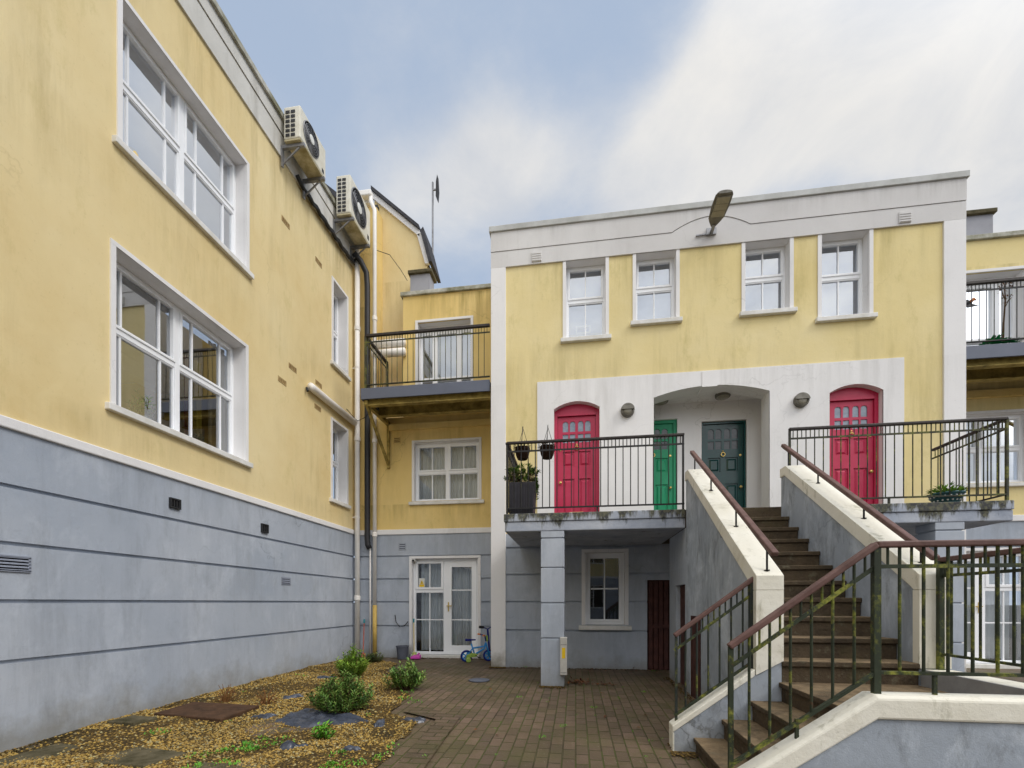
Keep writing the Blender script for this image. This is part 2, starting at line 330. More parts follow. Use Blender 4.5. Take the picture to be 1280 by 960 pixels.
# ------------------------------------------------------------------ mesh builder
class MB:
    def sweep(s, loops):
        n = len(loops[0]); k = len(s.v)
        for lp in loops: s.v += [tuple(p) for p in lp]
        for a in range(len(loops) - 1):
            for i in range(n):
                j = (i + 1) % n; s.f.append((k + a * n + i, k + a * n + j, k + (a + 1) * n + j, k + (a + 1) * n + i)); s.mi.append(s.cur)
        s.f.append(tuple(k + n - 1 - i for i in range(n))); s.mi.append(s.cur)
        s.f.append(tuple(k + (len(loops) - 1) * n + i for i in range(n))); s.mi.append(s.cur)
    def __init__(s): s.v = []; s.f = []; s.mi = []; s.cur = 0
    def face(s, pts):
        k = len(s.v); s.v += [tuple(p) for p in pts]; s.f.append(tuple(range(k, k + len(pts)))); s.mi.append(s.cur)
    def hexa(s, c):     # 8 corners: bottom loop 0-3, top loop 4-7
        k = len(s.v); s.v += [tuple(p) for p in c]
        for q in ((3, 2, 1, 0), (4, 5, 6, 7), (0, 1, 5, 4), (1, 2, 6, 5), (2, 3, 7, 6), (3, 0, 4, 7)):
            s.f.append(tuple(k + i for i in q)); s.mi.append(s.cur)
    def box(s, x0, x1, y0, y1, z0, z1):
        s.hexa([(x0, y0, z0), (x1, y0, z0), (x1, y1, z0), (x0, y1, z0), (x0, y0, z1), (x1, y0, z1), (x1, y1, z1), (x0, y1, z1)])
    def fbox(s, fr, u0, u1, z0, z1, d0, d1):
        s.hexa([fr(u0, z0, d0), fr(u1, z0, d0), fr(u1, z0, d1), fr(u0, z0, d1), fr(u0, z1, d0), fr(u1, z1, d0), fr(u1, z1, d1), fr(u0, z1, d1)])
    def prism(s, a, b):     # two matching loops
        n = len(a); k = len(s.v); s.v += [tuple(p) for p in a] + [tuple(p) for p in b]
        s.f.append(tuple(range(k + n - 1, k - 1, -1))); s.mi.append(s.cur)
        s.f.append(tuple(range(k + n, k + 2 * n))); s.mi.append(s.cur)
        for i in range(n):
            j = (i + 1) % n; s.f.append((k + i, k + j, k + n + j, k + n + i)); s.mi.append(s.cur)
    def bar(s, p, q, w, h, up=(0, 0, 1)):    # rectangular bar from p to q
        p, q = Vector(p), Vector(q); d = (q - p).normalized(); up = Vector(up)
        if abs(d.dot(up)) > .98: up = Vector((0, 1, 0))
        sx = d.cross(up).normalized() * w / 2; sz = sx.cross(d).normalized() * h / 2
        s.prism([p - sx - sz, p + sx - sz, p + sx + sz, p - sx + sz], [q - sx - sz, q + sx - sz, q + sx + sz, q - sx + sz])
    def tube(s, pts, r, n=10, cap=True):
        pts = [Vector(p) for p in pts]; rs = r if isinstance(r, (list, tuple)) else [r] * len(pts)
        rings = []; ref = None
        for i, p in enumerate(pts):
            d = (pts[min(i + 1, len(pts) - 1)] - pts[max(i - 1, 0)]).normalized()
            if ref is None: ref = Vector((0, 0, 1)) if abs(d.z) < .9 else Vector((1, 0, 0))
            x = d.cross(ref)
            if x.length < 1e-4: x = d.orthogonal()
            x.normalize(); y = x.cross(d).normalized(); ref = y
            k = len(s.v); s.v += [tuple(p + (x * math.cos(a) + y * math.sin(a)) * rs[i]) for a in [2 * math.pi * j / n for j in range(n)]]
            rings.append(k)
        for a, b in zip(rings, rings[1:]):
            for j in range(n):
                s.f.append((a + j, a + (j + 1) % n, b + (j + 1) % n, b + j)); s.mi.append(s.cur)
        if cap:
            s.f.append(tuple(rings[0] + j for j in range(n - 1, -1, -1))); s.mi.append(s.cur)
            s.f.append(tuple(rings[-1] + j for j in range(n))); s.mi.append(s.cur)
    def lathe(s, prof, c=(0, 0, 0), axis='z', n=20):
        rings = []
        for r, h in prof:
            k = len(s.v); rings.append(k)
            for j in range(n):
                a = 2 * math.pi * j / n; x, y = r * math.cos(a), r * math.sin(a)
                p = {'z': (x, y, h), 'y': (x, h, y), 'x': (h, x, y)}[axis]
                s.v.append((c[0] + p[0], c[1] + p[1], c[2] + p[2]))
        for a, b in zip(rings, rings[1:]):
            for j in range(n):
                s.f.append((a + j, a + (j + 1) % n, b + (j + 1) % n, b + j)); s.mi.append(s.cur)
        for k in (rings[0], rings[-1]):
            s.f.append(tuple(k + j for j in range(n))); s.mi.append(s.cur)
    def torus(s, c, R_, r, axis='y', n=24, m=8, squash=1):
        k = len(s.v)
        for i in range(n):
            a = 2 * math.pi * i / n
            for j in range(m):
                b = 2 * math.pi * j / m; rr = R_ + r * math.cos(b); h = r * math.sin(b) * squash
                p = {'y': (rr * math.cos(a), h, rr * math.sin(a)), 'x': (h, rr * math.cos(a), rr * math.sin(a)), 'z': (rr * math.cos(a), rr * math.sin(a), h)}[axis]
                s.v.append((c[0] + p[0], c[1] + p[1], c[2] + p[2]))
        for i in range(n):
            for j in range(m):
                s.f.append((k + i * m + j, k + ((i + 1) % n) * m + j, k + ((i + 1) % n) * m + (j + 1) % m, k + i * m + (j + 1) % m)); s.mi.append(s.cur)
    def panel(s, fr, u0, u1, z0, z1, holes=(), d=0.0, edge=0.0):
        us = sorted({u0, u1} | {min(max(x, u0), u1) for h in holes for x in h[:2]})
        zs = sorted({z0, z1} | {min(max(x, z0), z1) for h in holes for x in h[2:]})
        def solid(i, j):
            if not (0 <= i < len(us) - 1 and 0 <= j < len(zs) - 1): return False
            cu, cz = (us[i] + us[i + 1]) / 2, (zs[j] + zs[j + 1]) / 2
            return not any(h[0] < cu < h[1] and h[2] < cz < h[3] for h in holes)
        for i in range(len(us) - 1):
            for j in range(len(zs) - 1):
                if not solid(i, j): continue
                a, b, c, e = us[i], us[i + 1], zs[j], zs[j + 1]
                s.face([fr(a, c, d), fr(b, c, d), fr(b, e, d), fr(a, e, d)])
                if edge:
                    D = d + edge
                    if not solid(i - 1, j): s.face([fr(a, c, d), fr(a, e, d), fr(a, e, D), fr(a, c, D)])
                    if not solid(i + 1, j): s.face([fr(b, c, d), fr(b, e, d), fr(b, e, D), fr(b, c, D)])
                    if not solid(i, j - 1): s.face([fr(a, c, d), fr(b, c, d), fr(b, c, D), fr(a, c, D)])
                    if not solid(i, j + 1): s.face([fr(a, e, d), fr(b, e, d), fr(b, e, D), fr(a, e, D)])
    def build(s, name, mat, parent=None, bevel=0, smooth=False, loc=None):
        base = Vector((0, 0, 0)); p = parent
        while p is not None: base += p.location; p = p.parent
        if loc is not None: base += Vector(loc)
        me = bpy.data.meshes.new(name)
        me.from_pydata([tuple(Vector(v) - base) for v in s.v], [], s.f)
        for m in (mat if isinstance(mat, list) else [mat]): me.materials.append(m)
        me.polygons.foreach_set('material_index', s.mi)
        if smooth: me.polygons.foreach_set('use_smooth', [True] * len(me.polygons))
        me.update()
        o = bpy.data.objects.new(name, me); COL.objects.link(o); o.parent = parent
        if loc is not None: o.location = loc
        if bevel:
            b = o.modifiers.new('bevel', 'BEVEL'); b.width = bevel; b.segments = 2; b.limit_method = 'ANGLE'; b.angle_limit = R(40)
        return o

def thing(name, label, cat, loc=(0, 0, 0), group=None):
    o = bpy.data.objects.new(name, None); COL.objects.link(o); o.location = loc; o.empty_display_size = .2
    o['label'] = label; o['category'] = cat
    if group: o['group'] = group
    return o
def tag(o, label, cat, group=None):
    o['label'] = label; o['category'] = cat
    if group: o['group'] = group
    return o
def struct(o): o['kind'] = 'structure'; return o

def copy_tree(o, parent=None):
    c = o.copy(); COL.objects.link(c); c.parent = parent
    for ch in list(o.children): copy_tree(ch, c)
    return c

def front(y0): return lambda u, z, d: (u, y0 + d, z)
def side_px(x0): return lambda u, z, d: (x0 - d, u, z)      # wall whose outside faces +X

# ------------------------------------------------------------------ key dimensions (metres)
YF, YS, YR, XL = 8.2, 6.4, 9.37, -4.81
GROOVES = [2.25, 1.757, 1.26, .742]
def G(x, y): return .06 + (max(min(y, 6.5), -2) - 6.5) * .0229

def grooved(mb, fr, u0, u1, z0, z1, holes=(), gap=.034, depth=.034):
    zs = [z0] + [g for g in sorted(GROOVES) if z0 < g < z1] + [z1]
    for i in range(len(zs) - 1):
        a = zs[i] + (gap / 2 if i else 0); b = zs[i + 1] - (gap / 2 if i < len(zs) - 2 else 0)
        mb.panel(fr, u0, u1, a, b, holes, 0, depth)
    mb.panel(fr, u0, u1, z0, z1, holes, depth - .002)

# ------------------------------------------------------------------ windows and doors
def reveal(bld_part, fr, u0, u1, z0, z1, dep, trim=.05, proud=.018, top=True, mat='white', bottom=True):
    mb = MB()
    mb.fbox(fr, u0 - trim, u0 + .004, z0, z1, -proud, .03); mb.fbox(fr, u1 - .004, u1 + trim, z0, z1, -proud, .03)
    if top: mb.fbox(fr, u0 - trim, u1 + trim, z1 + .002, z1 + trim, -proud, .03)
    mb.face([fr(u0 + .005, z0, .03), fr(u0 + .005, z1, .03), fr(u0 + .005, z1, dep + .05), fr(u0 + .005, z0, dep + .05)])
    mb.face([fr(u1 - .005, z0, .03), fr(u1 - .005, z1, .03), fr(u1 - .005, z1, dep + .05), fr(u1 - .005, z0, dep + .05)])
    mb.face([fr(u0, z1 - .003, -.01), fr(u1, z1 - .003, -.01), fr(u1, z1 - .003, dep + .05), fr(u0, z1 - .003, dep + .05)])
    if bottom: mb.face([fr(u0, z0 + .002, 0), fr(u1, z0 + .002, 0), fr(u1, z0 + .002, dep + .05), fr(u0, z0 + .002, dep + .05)])
    return mb.build('reveal', M[mat], bld_part)

def ring(mb, fr, u0, u1, z0, z1, w, d0, d1):
    mb.fbox(fr, u0, u0 + w, z0, z1, d0, d1); mb.fbox(fr, u1 - w, u1, z0, z1, d0, d1)
    mb.fbox(fr, u0 + w, u1 - w, z0, z0 + w, d0, d1); mb.fbox(fr, u0 + w, u1 - w, z1 - w, z1, d0, d1)

def wavy(mb, fr, u0, u1, z0, z1, d, amp=.03, n=14, seed=0):
    rr = random.Random(seed); N = n * 6; ph = [rr.uniform(0, 6) for _ in range(3)]
    def dd(u, t):
        s = (u - u0) / (u1 - u0) * n * 2 * math.pi
        return d + amp * (math.sin(s + ph[0] + .6 * math.sin(s * .37 + ph[1])) * (.6 + .4 * t) + .4 * math.sin(s * .53 + ph[2]))
    k = len(mb.v)
    for j in range(4):
        t = j / 3
        for i in range(N + 1):
            u = u0 + (u1 - u0) * i / N; mb.v.append(fr(u, z1 + (z0 - z1) * t, dd(u, t)))
    for j in range(3):
        for i in range(N):
            a = k + j * (N + 1) + i; mb.f.append((a, a + 1, a + N + 2, a + N + 1)); mb.mi.append(mb.cur)

def window(bld, fr, u0, u1, z0, z1, dep, halves, zt, bars, sill=None, trim=.05, top=True, back='blind', glassm='glass', w=.04, label=None, sash=.032, lowbars=None, proud=.018):
    """halves: number of casements side by side; zt: transom height; bars: fractions of vertical glazing bars in each light"""
    mb = MB()
    ring(mb, fr, u0, u1, z0, z1, w, dep, dep + .07)
    inner0, inner1 = u0 + w, u1 - w; hw = (inner1 - inner0) / halves
    zt2 = [(z0 + w, zt - .03), (zt + .03, z1 - w)] if zt else [(z0 + w, z1 - w)]
    for k in range(1, halves): mb.fbox(fr, inner0 + hw * k - .035, inner0 + hw * k + .035, z0 + w, z1 - w, dep - .004, dep + .066)
    gb = MB(); lights = []
    for k in range(halves):
        a = inner0 + hw * k + (.035 if k else 0); b = inner0 + hw * (k + 1) - (.035 if k < halves - 1 else 0)
        if zt: mb.fbox(fr, a, b, zt - .03, zt + .03, dep + .002, dep + .068)
        for j, (c, e) in enumerate(zt2):
            sw = sash if (j == 1 or not zt) else sash * .45
            ring(mb, fr, a, b, c, e, sw, dep - .014 if j or not zt else dep + .012, dep + .055)
            for q in (bars if (j or lowbars is None) else lowbars):
                u = a + sw + (b - a - 2 * sw) * q; gb.fbox(fr, u - .011, u + .011, c + sw, e - sw, dep + .018, dep + .052)
            lights.append((a + sw, b - sw, c + sw, e - sw))
    win = mb.build('window', M['upvc'], bld, bevel=.004)
    if label: win['label'] = label
    for q in range(0, len(gb.v), 8):
        k_ = MB(); k_.hexa(gb.v[q:q + 8]); k_.build('glazing_bar', M['upvc'], win)
    g = MB()
    for a, b, c, e in lights: g.face([fr(a, c, dep + .036), fr(b, c, dep + .036), fr(b, e, dep + .036), fr(a, e, dep + .036)])
    g.build('pane', M[glassm], win)
    reveal(win, fr, u0, u1, z0, z1, dep, trim, proud, top)
    if sill:
        ext, pr_, h = sill; s = MB()
        a, b = u0 - trim - ext, u1 + trim + ext
        s.prism([fr(a, z0 - h, dep), fr(a, z0 - h, -pr_), fr(a, z0 - .018, -pr_), fr(a, z0 + .004, dep)],
                [fr(b, z0 - h, dep), fr(b, z0 - h, -pr_), fr(b, z0 - .018, -pr_), fr(b, z0 + .004, dep)])
        s.build('sill', M['sill'], win, bevel=.008)
    if back == 'blind':
        c = MB(); c.panel(fr, u0 - .1, u1 + .1, z0 - .1, z1 + .1, (), dep + .16); c.build('blind', M['blind'], win)
    elif back == 'curtain':
        c = MB(); wavy(c, fr, u0 + .02, u1 - .02, z0 + .02, z1, dep + .2, .03, int((u1 - u0) * 13), int(u0 * 100)); c.build('curtain', M['curtain'], win)
    elif back == 'half':
        c = MB(); wavy(c, fr, u0, u0 + (u1 - u0) * .42, z0, z1, dep + .2, .025, 6, 3); wavy(c, fr, u0 + (u1 - u0) * .68, u1, z0, z1, dep + .2, .025, 6, 5)
        c.build('curtain', M['curtain_cream'], win)
    if back in ('half', 'void', 'curtain'):
        v = MB(); v.panel(fr, u0 - .3, u1 + .3, z0 - .3, z1 + .3, (), dep + .75); v.build('room_backing', M['void'], win)
    return win

def arch_pts(u0, u1, zs, za, n=14):
    w = (u1 - u0) / 2; h = za - zs; r = (w * w + h * h) / (2 * h); c = (u0 + u1) / 2
    return [(u0 + (u1 - u0) * i / n, za - r + math.sqrt(max(r * r - (u0 + (u1 - u0) * i / n - c) ** 2, 0))) for i in range(n + 1)]

def spandrel(mb, fr, u0, u1, zs, za, d, depth, soffit=True):
    P = arch_pts(u0, u1, zs, za)
    for (a, za_), (b, zb_) in zip(P, P[1:]):
        mb.face([fr(a, za_, d), fr(b, zb_, d), fr(b, za + .001, d), fr(a, za + .001, d)])
        if soffit: mb.face([fr(a, za_, d), fr(b, zb_, d), fr(b, zb_, d + depth), fr(a, za_, d + depth)])

def panel_door(bld, fr, u0, u1, z0, zl, dep, mat, spring=None, apex=None, frame=.06, lit=True, dark_lit=False, label=None, handle_side=1):
    """boarded door with eight small lights over four panels; leaf top at zl"""
    fm = MB()
    ztop = spring or zl + frame
    fm.fbox(fr, u0, u0 + frame, z0, ztop, dep, dep + .09); fm.fbox(fr, u1 - frame, u1, z0, ztop, dep, dep + .09)
    if spring:
        P = arch_pts(u0, u1, spring, apex, 12)
        for (a, za_), (b, zb_) in zip(P, P[1:]):
            fm.prism([fr(a, zl, dep + .004), fr(b, zl, dep + .004), fr(b, zb_, dep + .004), fr(a, za_, dep + .004)],
                     [fr(a, zl, dep + .085), fr(b, zl, dep + .085), fr(b, zb_, dep + .085), fr(a, za_, dep + .085)])
        fm.fbox(fr, u0 + frame, u1 - frame, zl, zl + .03, dep - .012, dep + .004)
    else:
        fm.fbox(fr, u0 + frame, u1 - frame, zl, zl + frame, dep, dep + .09)
    d = MB(); a, b = u0 + frame + .004, u1 - frame - .004; W = b - a; c = (a + b) / 2; D = dep + .03
    H = zl - z0; zz = lambda t: z0 + H * t
    gl = MB(); holes = []
    cols = [(a + W * .13, a + W * .28), (a + W * .32, a + W * .465), (a + W * .535, a + W * .68), (a + W * .72, a + W * .87)]
    rows = [(zz(.775), zz(.847)), (zz(.868), zz(.957))] if lit else []
    for i, (p, q) in enumerate(cols):
        for j, (e, f) in enumerate(rows):
            holes.append((p, q, e, f))
            gl.face([fr(p, e, D + .014), fr(q, e, D + .014), fr(q, f, D + .014), fr(p, f, D + .014)])
    pans = [(a + W * .13, a + W * .44, zz(.57), zz(.70)), (a + W * .56, a + W * .87, zz(.57), zz(.70)),
            (a + W * .13, a + W * .44, zz(.12), zz(.465)), (a + W * .56, a + W * .87, zz(.12), zz(.465))]
    d.panel(fr, a, b, z0 + .01, zl - .006, holes + pans, D, .022)
    for p, q, e, f in pans:
        d.panel(fr, p, q, e, f, (), D + .022)
        g = .028
        d.prism([fr(p + g, e + g, D + .021), fr(q - g, e + g, D + .021), fr(q - g, f - g, D + .021), fr(p + g, f - g, D + .021)],
                [fr(p + 2 * g, e + 2 * g, D + .006), fr(q - 2 * g, e + 2 * g, D + .006), fr(q - 2 * g, f - 2 * g, D + .006), fr(p + 2 * g, f - 2 * g, D + .006)])
    d.fbox(fr, c - .012, c + .012, zz(.74), zz(.78), D - .008, D + .004)
    if lit:
        for (p, q) in cols[:]:     # arched heads to the top lights
            P = arch_pts(p, q, zz(.938), zz(.958), 5)
            for (x, zx), (y, zy) in zip(P, P[1:]): d.face([fr(x, zx, D + .002), fr(y, zy, D + .002), fr(y, zz(.961), D + .002), fr(x, zz(.961), D + .002)])
    door = d.build('door', mat, bld)
    if label: door['label'] = label
    fm.build('door_frame', mat, door)
    if lit: gl.build('door_panes', M['glass_dark'] if dark_lit else M['glass_door'], door)
    hx = b - W * .07 if handle_side > 0 else a + W * .07
    k = MB(); k.lathe([(.006, 0), (.012, -.01), (.026, -.03), (.026, -.045), (.006, -.052)], fr(hx, zz(.43), D), 'y', 12); k.build('handle', M['brass'], door, smooth=True)
    k = MB(); k.lathe([(.02, 0), (.02, -.012), (.004, -.014)], fr(hx, zz(.715), D), 'y', 12); k.build('lock', M['brass'], door)
    k = MB(); k.torus(fr(c, zz(.725), D - .022), .035, .009, 'y', 16, 6); k.lathe([(.018, 0), (.012, -.02), (.003, -.024)], fr(c, zz(.755), D), 'y', 10); k.build('knocker', M['brass'] if lit is True else M['steel'], door)
    k = MB(); k.fbox(fr, c - .125, c + .125, zz(.148), zz(.178), D - .014, D + .004); k.build('letter_plate', M['cream_plate'], door, bevel=.004)
    return door

# ------------------------------------------------------------------ ground
def grid_sheet(x0, x1, y0, y1, st, fz, keep=None):
    mb = MB(); nx = int(round((x1 - x0) / st)); ny = int(round((y1 - y0) / st)); idx = {}
    def vid(i, j):
        if (i, j) not in idx:
            x, y = x0 + (x1 - x0) * i / nx, y0 + (y1 - y0) * j / ny; idx[(i, j)] = len(mb.v); mb.v.append((x, y, fz(x, y)))
        return idx[(i, j)]
    for i in range(nx):
        for j in range(ny):
            cx, cy = x0 + (x1 - x0) * (i + .5) / nx, y0 + (y1 - y0) * (j + .5) / ny
            if keep and not keep(cx, cy): continue
            mb.f.append((vid(i, j), vid(i + 1, j), vid(i + 1, j + 1), vid(i, j + 1))); mb.mi.append(0)
    return mb
mb = MB(); mb.face([(-300, -300, -.4), (300, -300, -.4), (300, 300, -.4), (-300, 300, -.4)])
struct(mb.build('ground', M['ground']))
mb = grid_sheet(-4.9, 16, -14, 9.5, .5, lambda x, y: G(x, y) + .012 * mnoise.noise((x * .6, y * .6, 0)))
struct(mb.build('brick_paving', M['paving'], smooth=True))

GP = [(-4.84, -3), (-1.62, -3), (-1.40, 2), (-1.60, 4.5), (-2.02, 4.72), (-2.1, 5.6), (-2.45, 6.0), (-2.5, 6.7), (-3.2, 7.3), (-3.4, 8.3), (-4.1, 8.9), (-4.84, 9.0)]
def inpoly(x, y, P):
    c = False; n = len(P)
    for i in range(n):
        (xa, ya), (xb, yb) = P[i], P[i - 1]
        if (ya > y) != (yb > y) and x < (xb - xa) * (y - ya) / (yb - ya) + xa: c = not c
    return c
def GZ(x, y): return G(x, y) + .014 + .022 * mnoise.noise((x * 1.1, y * 1.1, 3)) + .012 * mnoise.noise((x * 4, y * 4, 8))
def ragged(x, y):
    dx, dy = .07 * mnoise.noise((x * 2.3, y * 2.3, 1)), .07 * mnoise.noise((x * 2.3, y * 2.3, 5)); return inpoly(x + dx, y + dy, GP)
mb = grid_sheet(-4.84, -1.3, 1.5, 9.0, .05, lambda x, y: GZ(x, y), ragged)
struct(mb.build('gravel_bed', M['soil'], smooth=True))
# dirt that has crept over the pavers towards the corner
rs = random.Random(3); st = MB()
octa = [(1, 0, 0), (0, 1, 0), (-1, 0, 0), (0, -1, 0), (0, 0, 1), (0, 0, -1)]; of = [(0, 1, 4), (1, 2, 4), (2, 3, 4), (3, 0, 4), (1, 0, 5), (2, 1, 5), (3, 2, 5), (0, 3, 5)]
cnt = 0
while cnt < 34000:
    x, y = rs.uniform(-4.82, -1.3), 2.4 + 6.4 * rs.random() ** 1.5
    if not ragged(x, y): continue
    if mnoise.noise((x * 1.3, y * 1.3, 11)) < -.12 and rs.random() < .75: continue
    cnt += 1; k = len(st.v); r = rs.uniform(.006, .0145); a = rs.uniform(0, 6.28); ca, sa = math.cos(a), math.sin(a); sx, sy, sz = r * rs.uniform(.8, 1.25), r * rs.uniform(.75, 1.1), r * rs.uniform(.6, .95)
    z = GZ(x, y) + sz * .4
    for p in octa:
        px, py = p[0] * sx + rs.uniform(-.003, .003), p[1] * sy + rs.uniform(-.003, .003); st.v.append((x + px * ca - py * sa, y + px * sa + py * ca, z + p[2] * sz))
    for f in of: st.f.append(tuple(k + i for i in f)); st.mi.append(0)
o = st.build('gravel', M['stone']); o['kind'] = 'stuff'
dt = MB(); rs = random.Random(44)
runs_ = [((-1.27, 8.16), (1.7, 8.16)), ((-1.55, 8.12), (-1.25, 8.12)), ((1.44, 4.1), (1.44, 7.4)), ((.80, 4.12), (1.46, 4.12)), ((-.5, 6.38), (-.15, 6.38)), ((-3.5, 9.26), (-1.6, 9.26)), ((.78, 3.9), (.97, 3.9)), ((-4.75, 2.5), (-4.78, 9.2)), ((-4.75, 2.5), (-4.78, 9.2))]
for i in range(3600):
    (xa, ya), (xb, yb) = rs.choice(runs_); q = rs.random(); g_ = abs(rs.gauss(0, .05))
    x = xa + (xb - xa) * q + (0 if abs(xb - xa) > abs(yb - ya) else (g_ if xa < -4 else -g_)); y = ya + (yb - ya) * q - (g_ if abs(xb - xa) > abs(yb - ya) else 0)
    k = len(dt.v); r = rs.uniform(.004, .013)
    for p in octa: dt.v.append((x + p[0] * r * rs.uniform(.7, 1.5), y + p[1] * r * rs.uniform(.7, 1.5), G(x, y) + .014 + p[2] * r * .6))
    for f in of: dt.f.append(tuple(k + i_ for i_ in f)); dt.mi.append(0)
o = dt.build('dirt', M['soil']); o['kind'] = 'stuff'
# edge course of pavers laid the other way along the bed
mb = MB(); E1 = [(-1.48, -3), (-1.27, 2), (-1.44, 4.55), (-1.9, 4.8)]; E2 = [(-1.25, -3), (-1.05, 2), (-1.22, 4.72), (-1.8, 5.02)]
for i in range(3):
    n = 12
    for j in range(n):
        t0, t1 = j / n, (j + 1) / n; L = lambda a, b, t: (a[0] + (b[0] - a[0]) * t, a[1] + (b[1] - a[1]) * t)
        q = [L(E1[i], E1[i + 1], t0), L(E2[i], E2[i + 1], t0), L(E2[i], E2[i + 1], t1), L(E1[i], E1[i + 1], t1)]
        mb.face([(x, y, G(x, y) + .02) for x, y in q])
struct(mb.build('kerb_strip', M['kerb']))

# ------------------------------------------------------------------ left wing
LB = thing('apartment_building', 'long yellow rendered wing on the left with a grooved blue base and large paired windows', 'building', (XL, 6, 0))
fl = side_px(XL)
up1, lo1 = (4.2, 6.05, 6.16, 7.71), (4.13, 6.03, 3.335, 5.0)
up2, lo2 = (8.45, 9.0, 6.06, 7.70), (8.42, 9.0, 3.33, 4.88)
Y0 = -3.0
mb = MB(); mb.panel(fl, Y0, YR, 2.83, 8.56, [up1, lo1, up2, lo2])
mb.face([(XL, Y0, -.3), (XL - 6, Y0, -.3), (XL - 6, Y0, 8.56), (XL, Y0, 8.56)])
mb.face([(XL - 6, Y0, -.3), (XL - 6, YR, -.3), (XL - 6, YR, 8.56), (XL - 6, Y0, 8.56)])
mb.build('wall', M['yellow'], LB)
mb = MB(); grooved(mb, fl, Y0, YR, -.3, 2.735); mb.build('plinth', M['blue'], LB)
mb = MB(); mb.fbox(fl, Y0, YR, 2.735, 2.83, -.03, .05); mb.build('string_course', M['white'], LB, bevel=.01)
mb = MB(); mb.fbox(fl, Y0, YR, 8.56, 8.925, -.03, .25); mb.fbox(fl, Y0, YR, 8.94, 9.15, -.045, .25); mb.fbox(fl, Y0, YR, 8.9, 8.96, 0, .25)
mb.build('parapet', M['white_old'], LB)
mb = MB(); mb.fbox(fl, Y0, YR, 9.15, 9.24, -.09, .32); mb.build('coping', M['mossy_coping'], LB, bevel=.01)
mb = MB(); mb.box(XL - 6, XL - .2, Y0, YR + .5, 8.4, 8.5); mb.build('roof', M['roof'], LB)
window(LB, fl, *up1, .17, 2, 6.99, (.22, .80), (.05, .06, .09), glassm='glass_high', back='blind', label='upper paired window with a reveal of white paint reflecting the sky')
window(LB, fl, *lo1, .19, 2, 4.24, (.22, .80), (.05, .06, .09), glassm='glass_room', back=None, label='lower paired window with a plant on its inner ledge')
window(LB, fl, *up2, .19, 1, 6.86, (.5,), (.05, .06, .09), glassm='glass_sky', back='half')
window(LB, fl, *lo2, .19, 1, 4.14, (.5,), (.05, .06, .09), glassm='glass', back='curtain')
# the room behind the lower paired window
mb = MB(); x0, x1, y0, y1, z0, z1 = XL - 3.2, XL - .27, 3.9, 6.5, 3.0, 4.86
mb.face([(x0, y0, z0), (x0, y1, z0), (x0, y1, z1), (x0, y0, z1)]); mb.face([(x0, y0, z0), (x1, y0, z0), (x1, y0, z1), (x0, y0, z1)]); mb.face([(x0, y1, z0), (x1, y1, z0), (x1, y1, z1), (x0, y1, z1)])
mb.cur = 1; mb.face([(x0, y0, z1), (x1, y0, z1), (x1, y1, z1), (x0, y1, z1)])
mb.cur = 2; mb.face([(x0, y0, z0), (x1, y0, z0), (x1, y1, z0), (x0, y1, z0)])
mb.cur = 1; mb.box(x1 - .12, x1 - .001, 4.05, 6.1, 3.29, 3.325); mb.box(x1 - 1.6, x1 - 1.4, y0, y1, 4.62, 4.85)
mb.build('interior_room', [M['room'], M['ceiling'], M['void']], LB)
mb = MB(); wavy(mb, fl, 5.72, 6.03, 3.34, 4.95, .32, .03, 4, 9); o = mb.build('curtain', M['curtain_cream'], LB)
mb = MB(); wavy(mb, fl, 5.55, 5.70, 3.34, 4.6, .40, .025, 2, 4); o = mb.build('curtain', M['curtain_yellow'], LB); o['label'] = 'narrow yellow curtain'
mb = MB(); wavy(mb, fl, 5.40, 5.54, 3.34, 4.6, .42, .025, 2, 6); o = mb.build('curtain', M['curtain_red'], LB); o['label'] = 'narrow dark red curtain'
# vents in the left wing
def vent_grid(y0, y1, z0, z1, mat, slats, proud=.012, vertical=False, par=None, fr=None, name='air_vent', back=None):
    mb = MB(); fr = fr or fl
    ring(mb, fr, y0, y1, z0, z1, .016, -proud, .02); n = slats
    for i in range(n):
        if vertical: a = y0 + (y1 - y0) * (i + .3) / n; mb.fbox(fr, a, a + (y1 - y0) / n * .45, z0, z1, -proud * .8, .01)
        else:
            a = z0 + (z1 - z0) * (i + .25) / n
            mb.prism([fr(y0, a, .004), fr(y0, a, -proud), fr(y0, a + (z1 - z0) / n * .3, -proud), fr(y0, a + (z1 - z0) / n * .75, .004)], [fr(y1, a, .004), fr(y1, a, -proud), fr(y1, a + (z1 - z0) / n * .3, -proud), fr(y1, a + (z1 - z0) / n * .75, .004)])
    v = mb.build(name, mat, par or LB)
    k = MB(); k.panel(fr, y0 + .01, y1 - .01, z0 + .01, z1 - .01, (), -.003); k.build('vent_back', back or M['void'], v)
    return v
vent_grid(4.77, 4.915, 2.385, 2.505, M['dark'], 4, .03, True); vent_grid(6.36, 6.51, 2.335, 2.47, M['dark'], 4, .03, True)
vent_grid(3.12, 3.385, 1.515, 1.655, M['grille'], 5, .015); vent_grid(6.86, 7.09, 1.54, 1.67, M['grille'], 4, .006, back=M['grille_dark'])
for y, z in ((6.86, 7.57), (7.05, 5.23), (6.77, 4.87), (7.84, 7.63), (7.84, 5.33), (7.81, 4.87)): vent_grid(y, y + .21, z, z + .085, M['tan_grille'], 5, .006, True, back=M['tan_dark'])

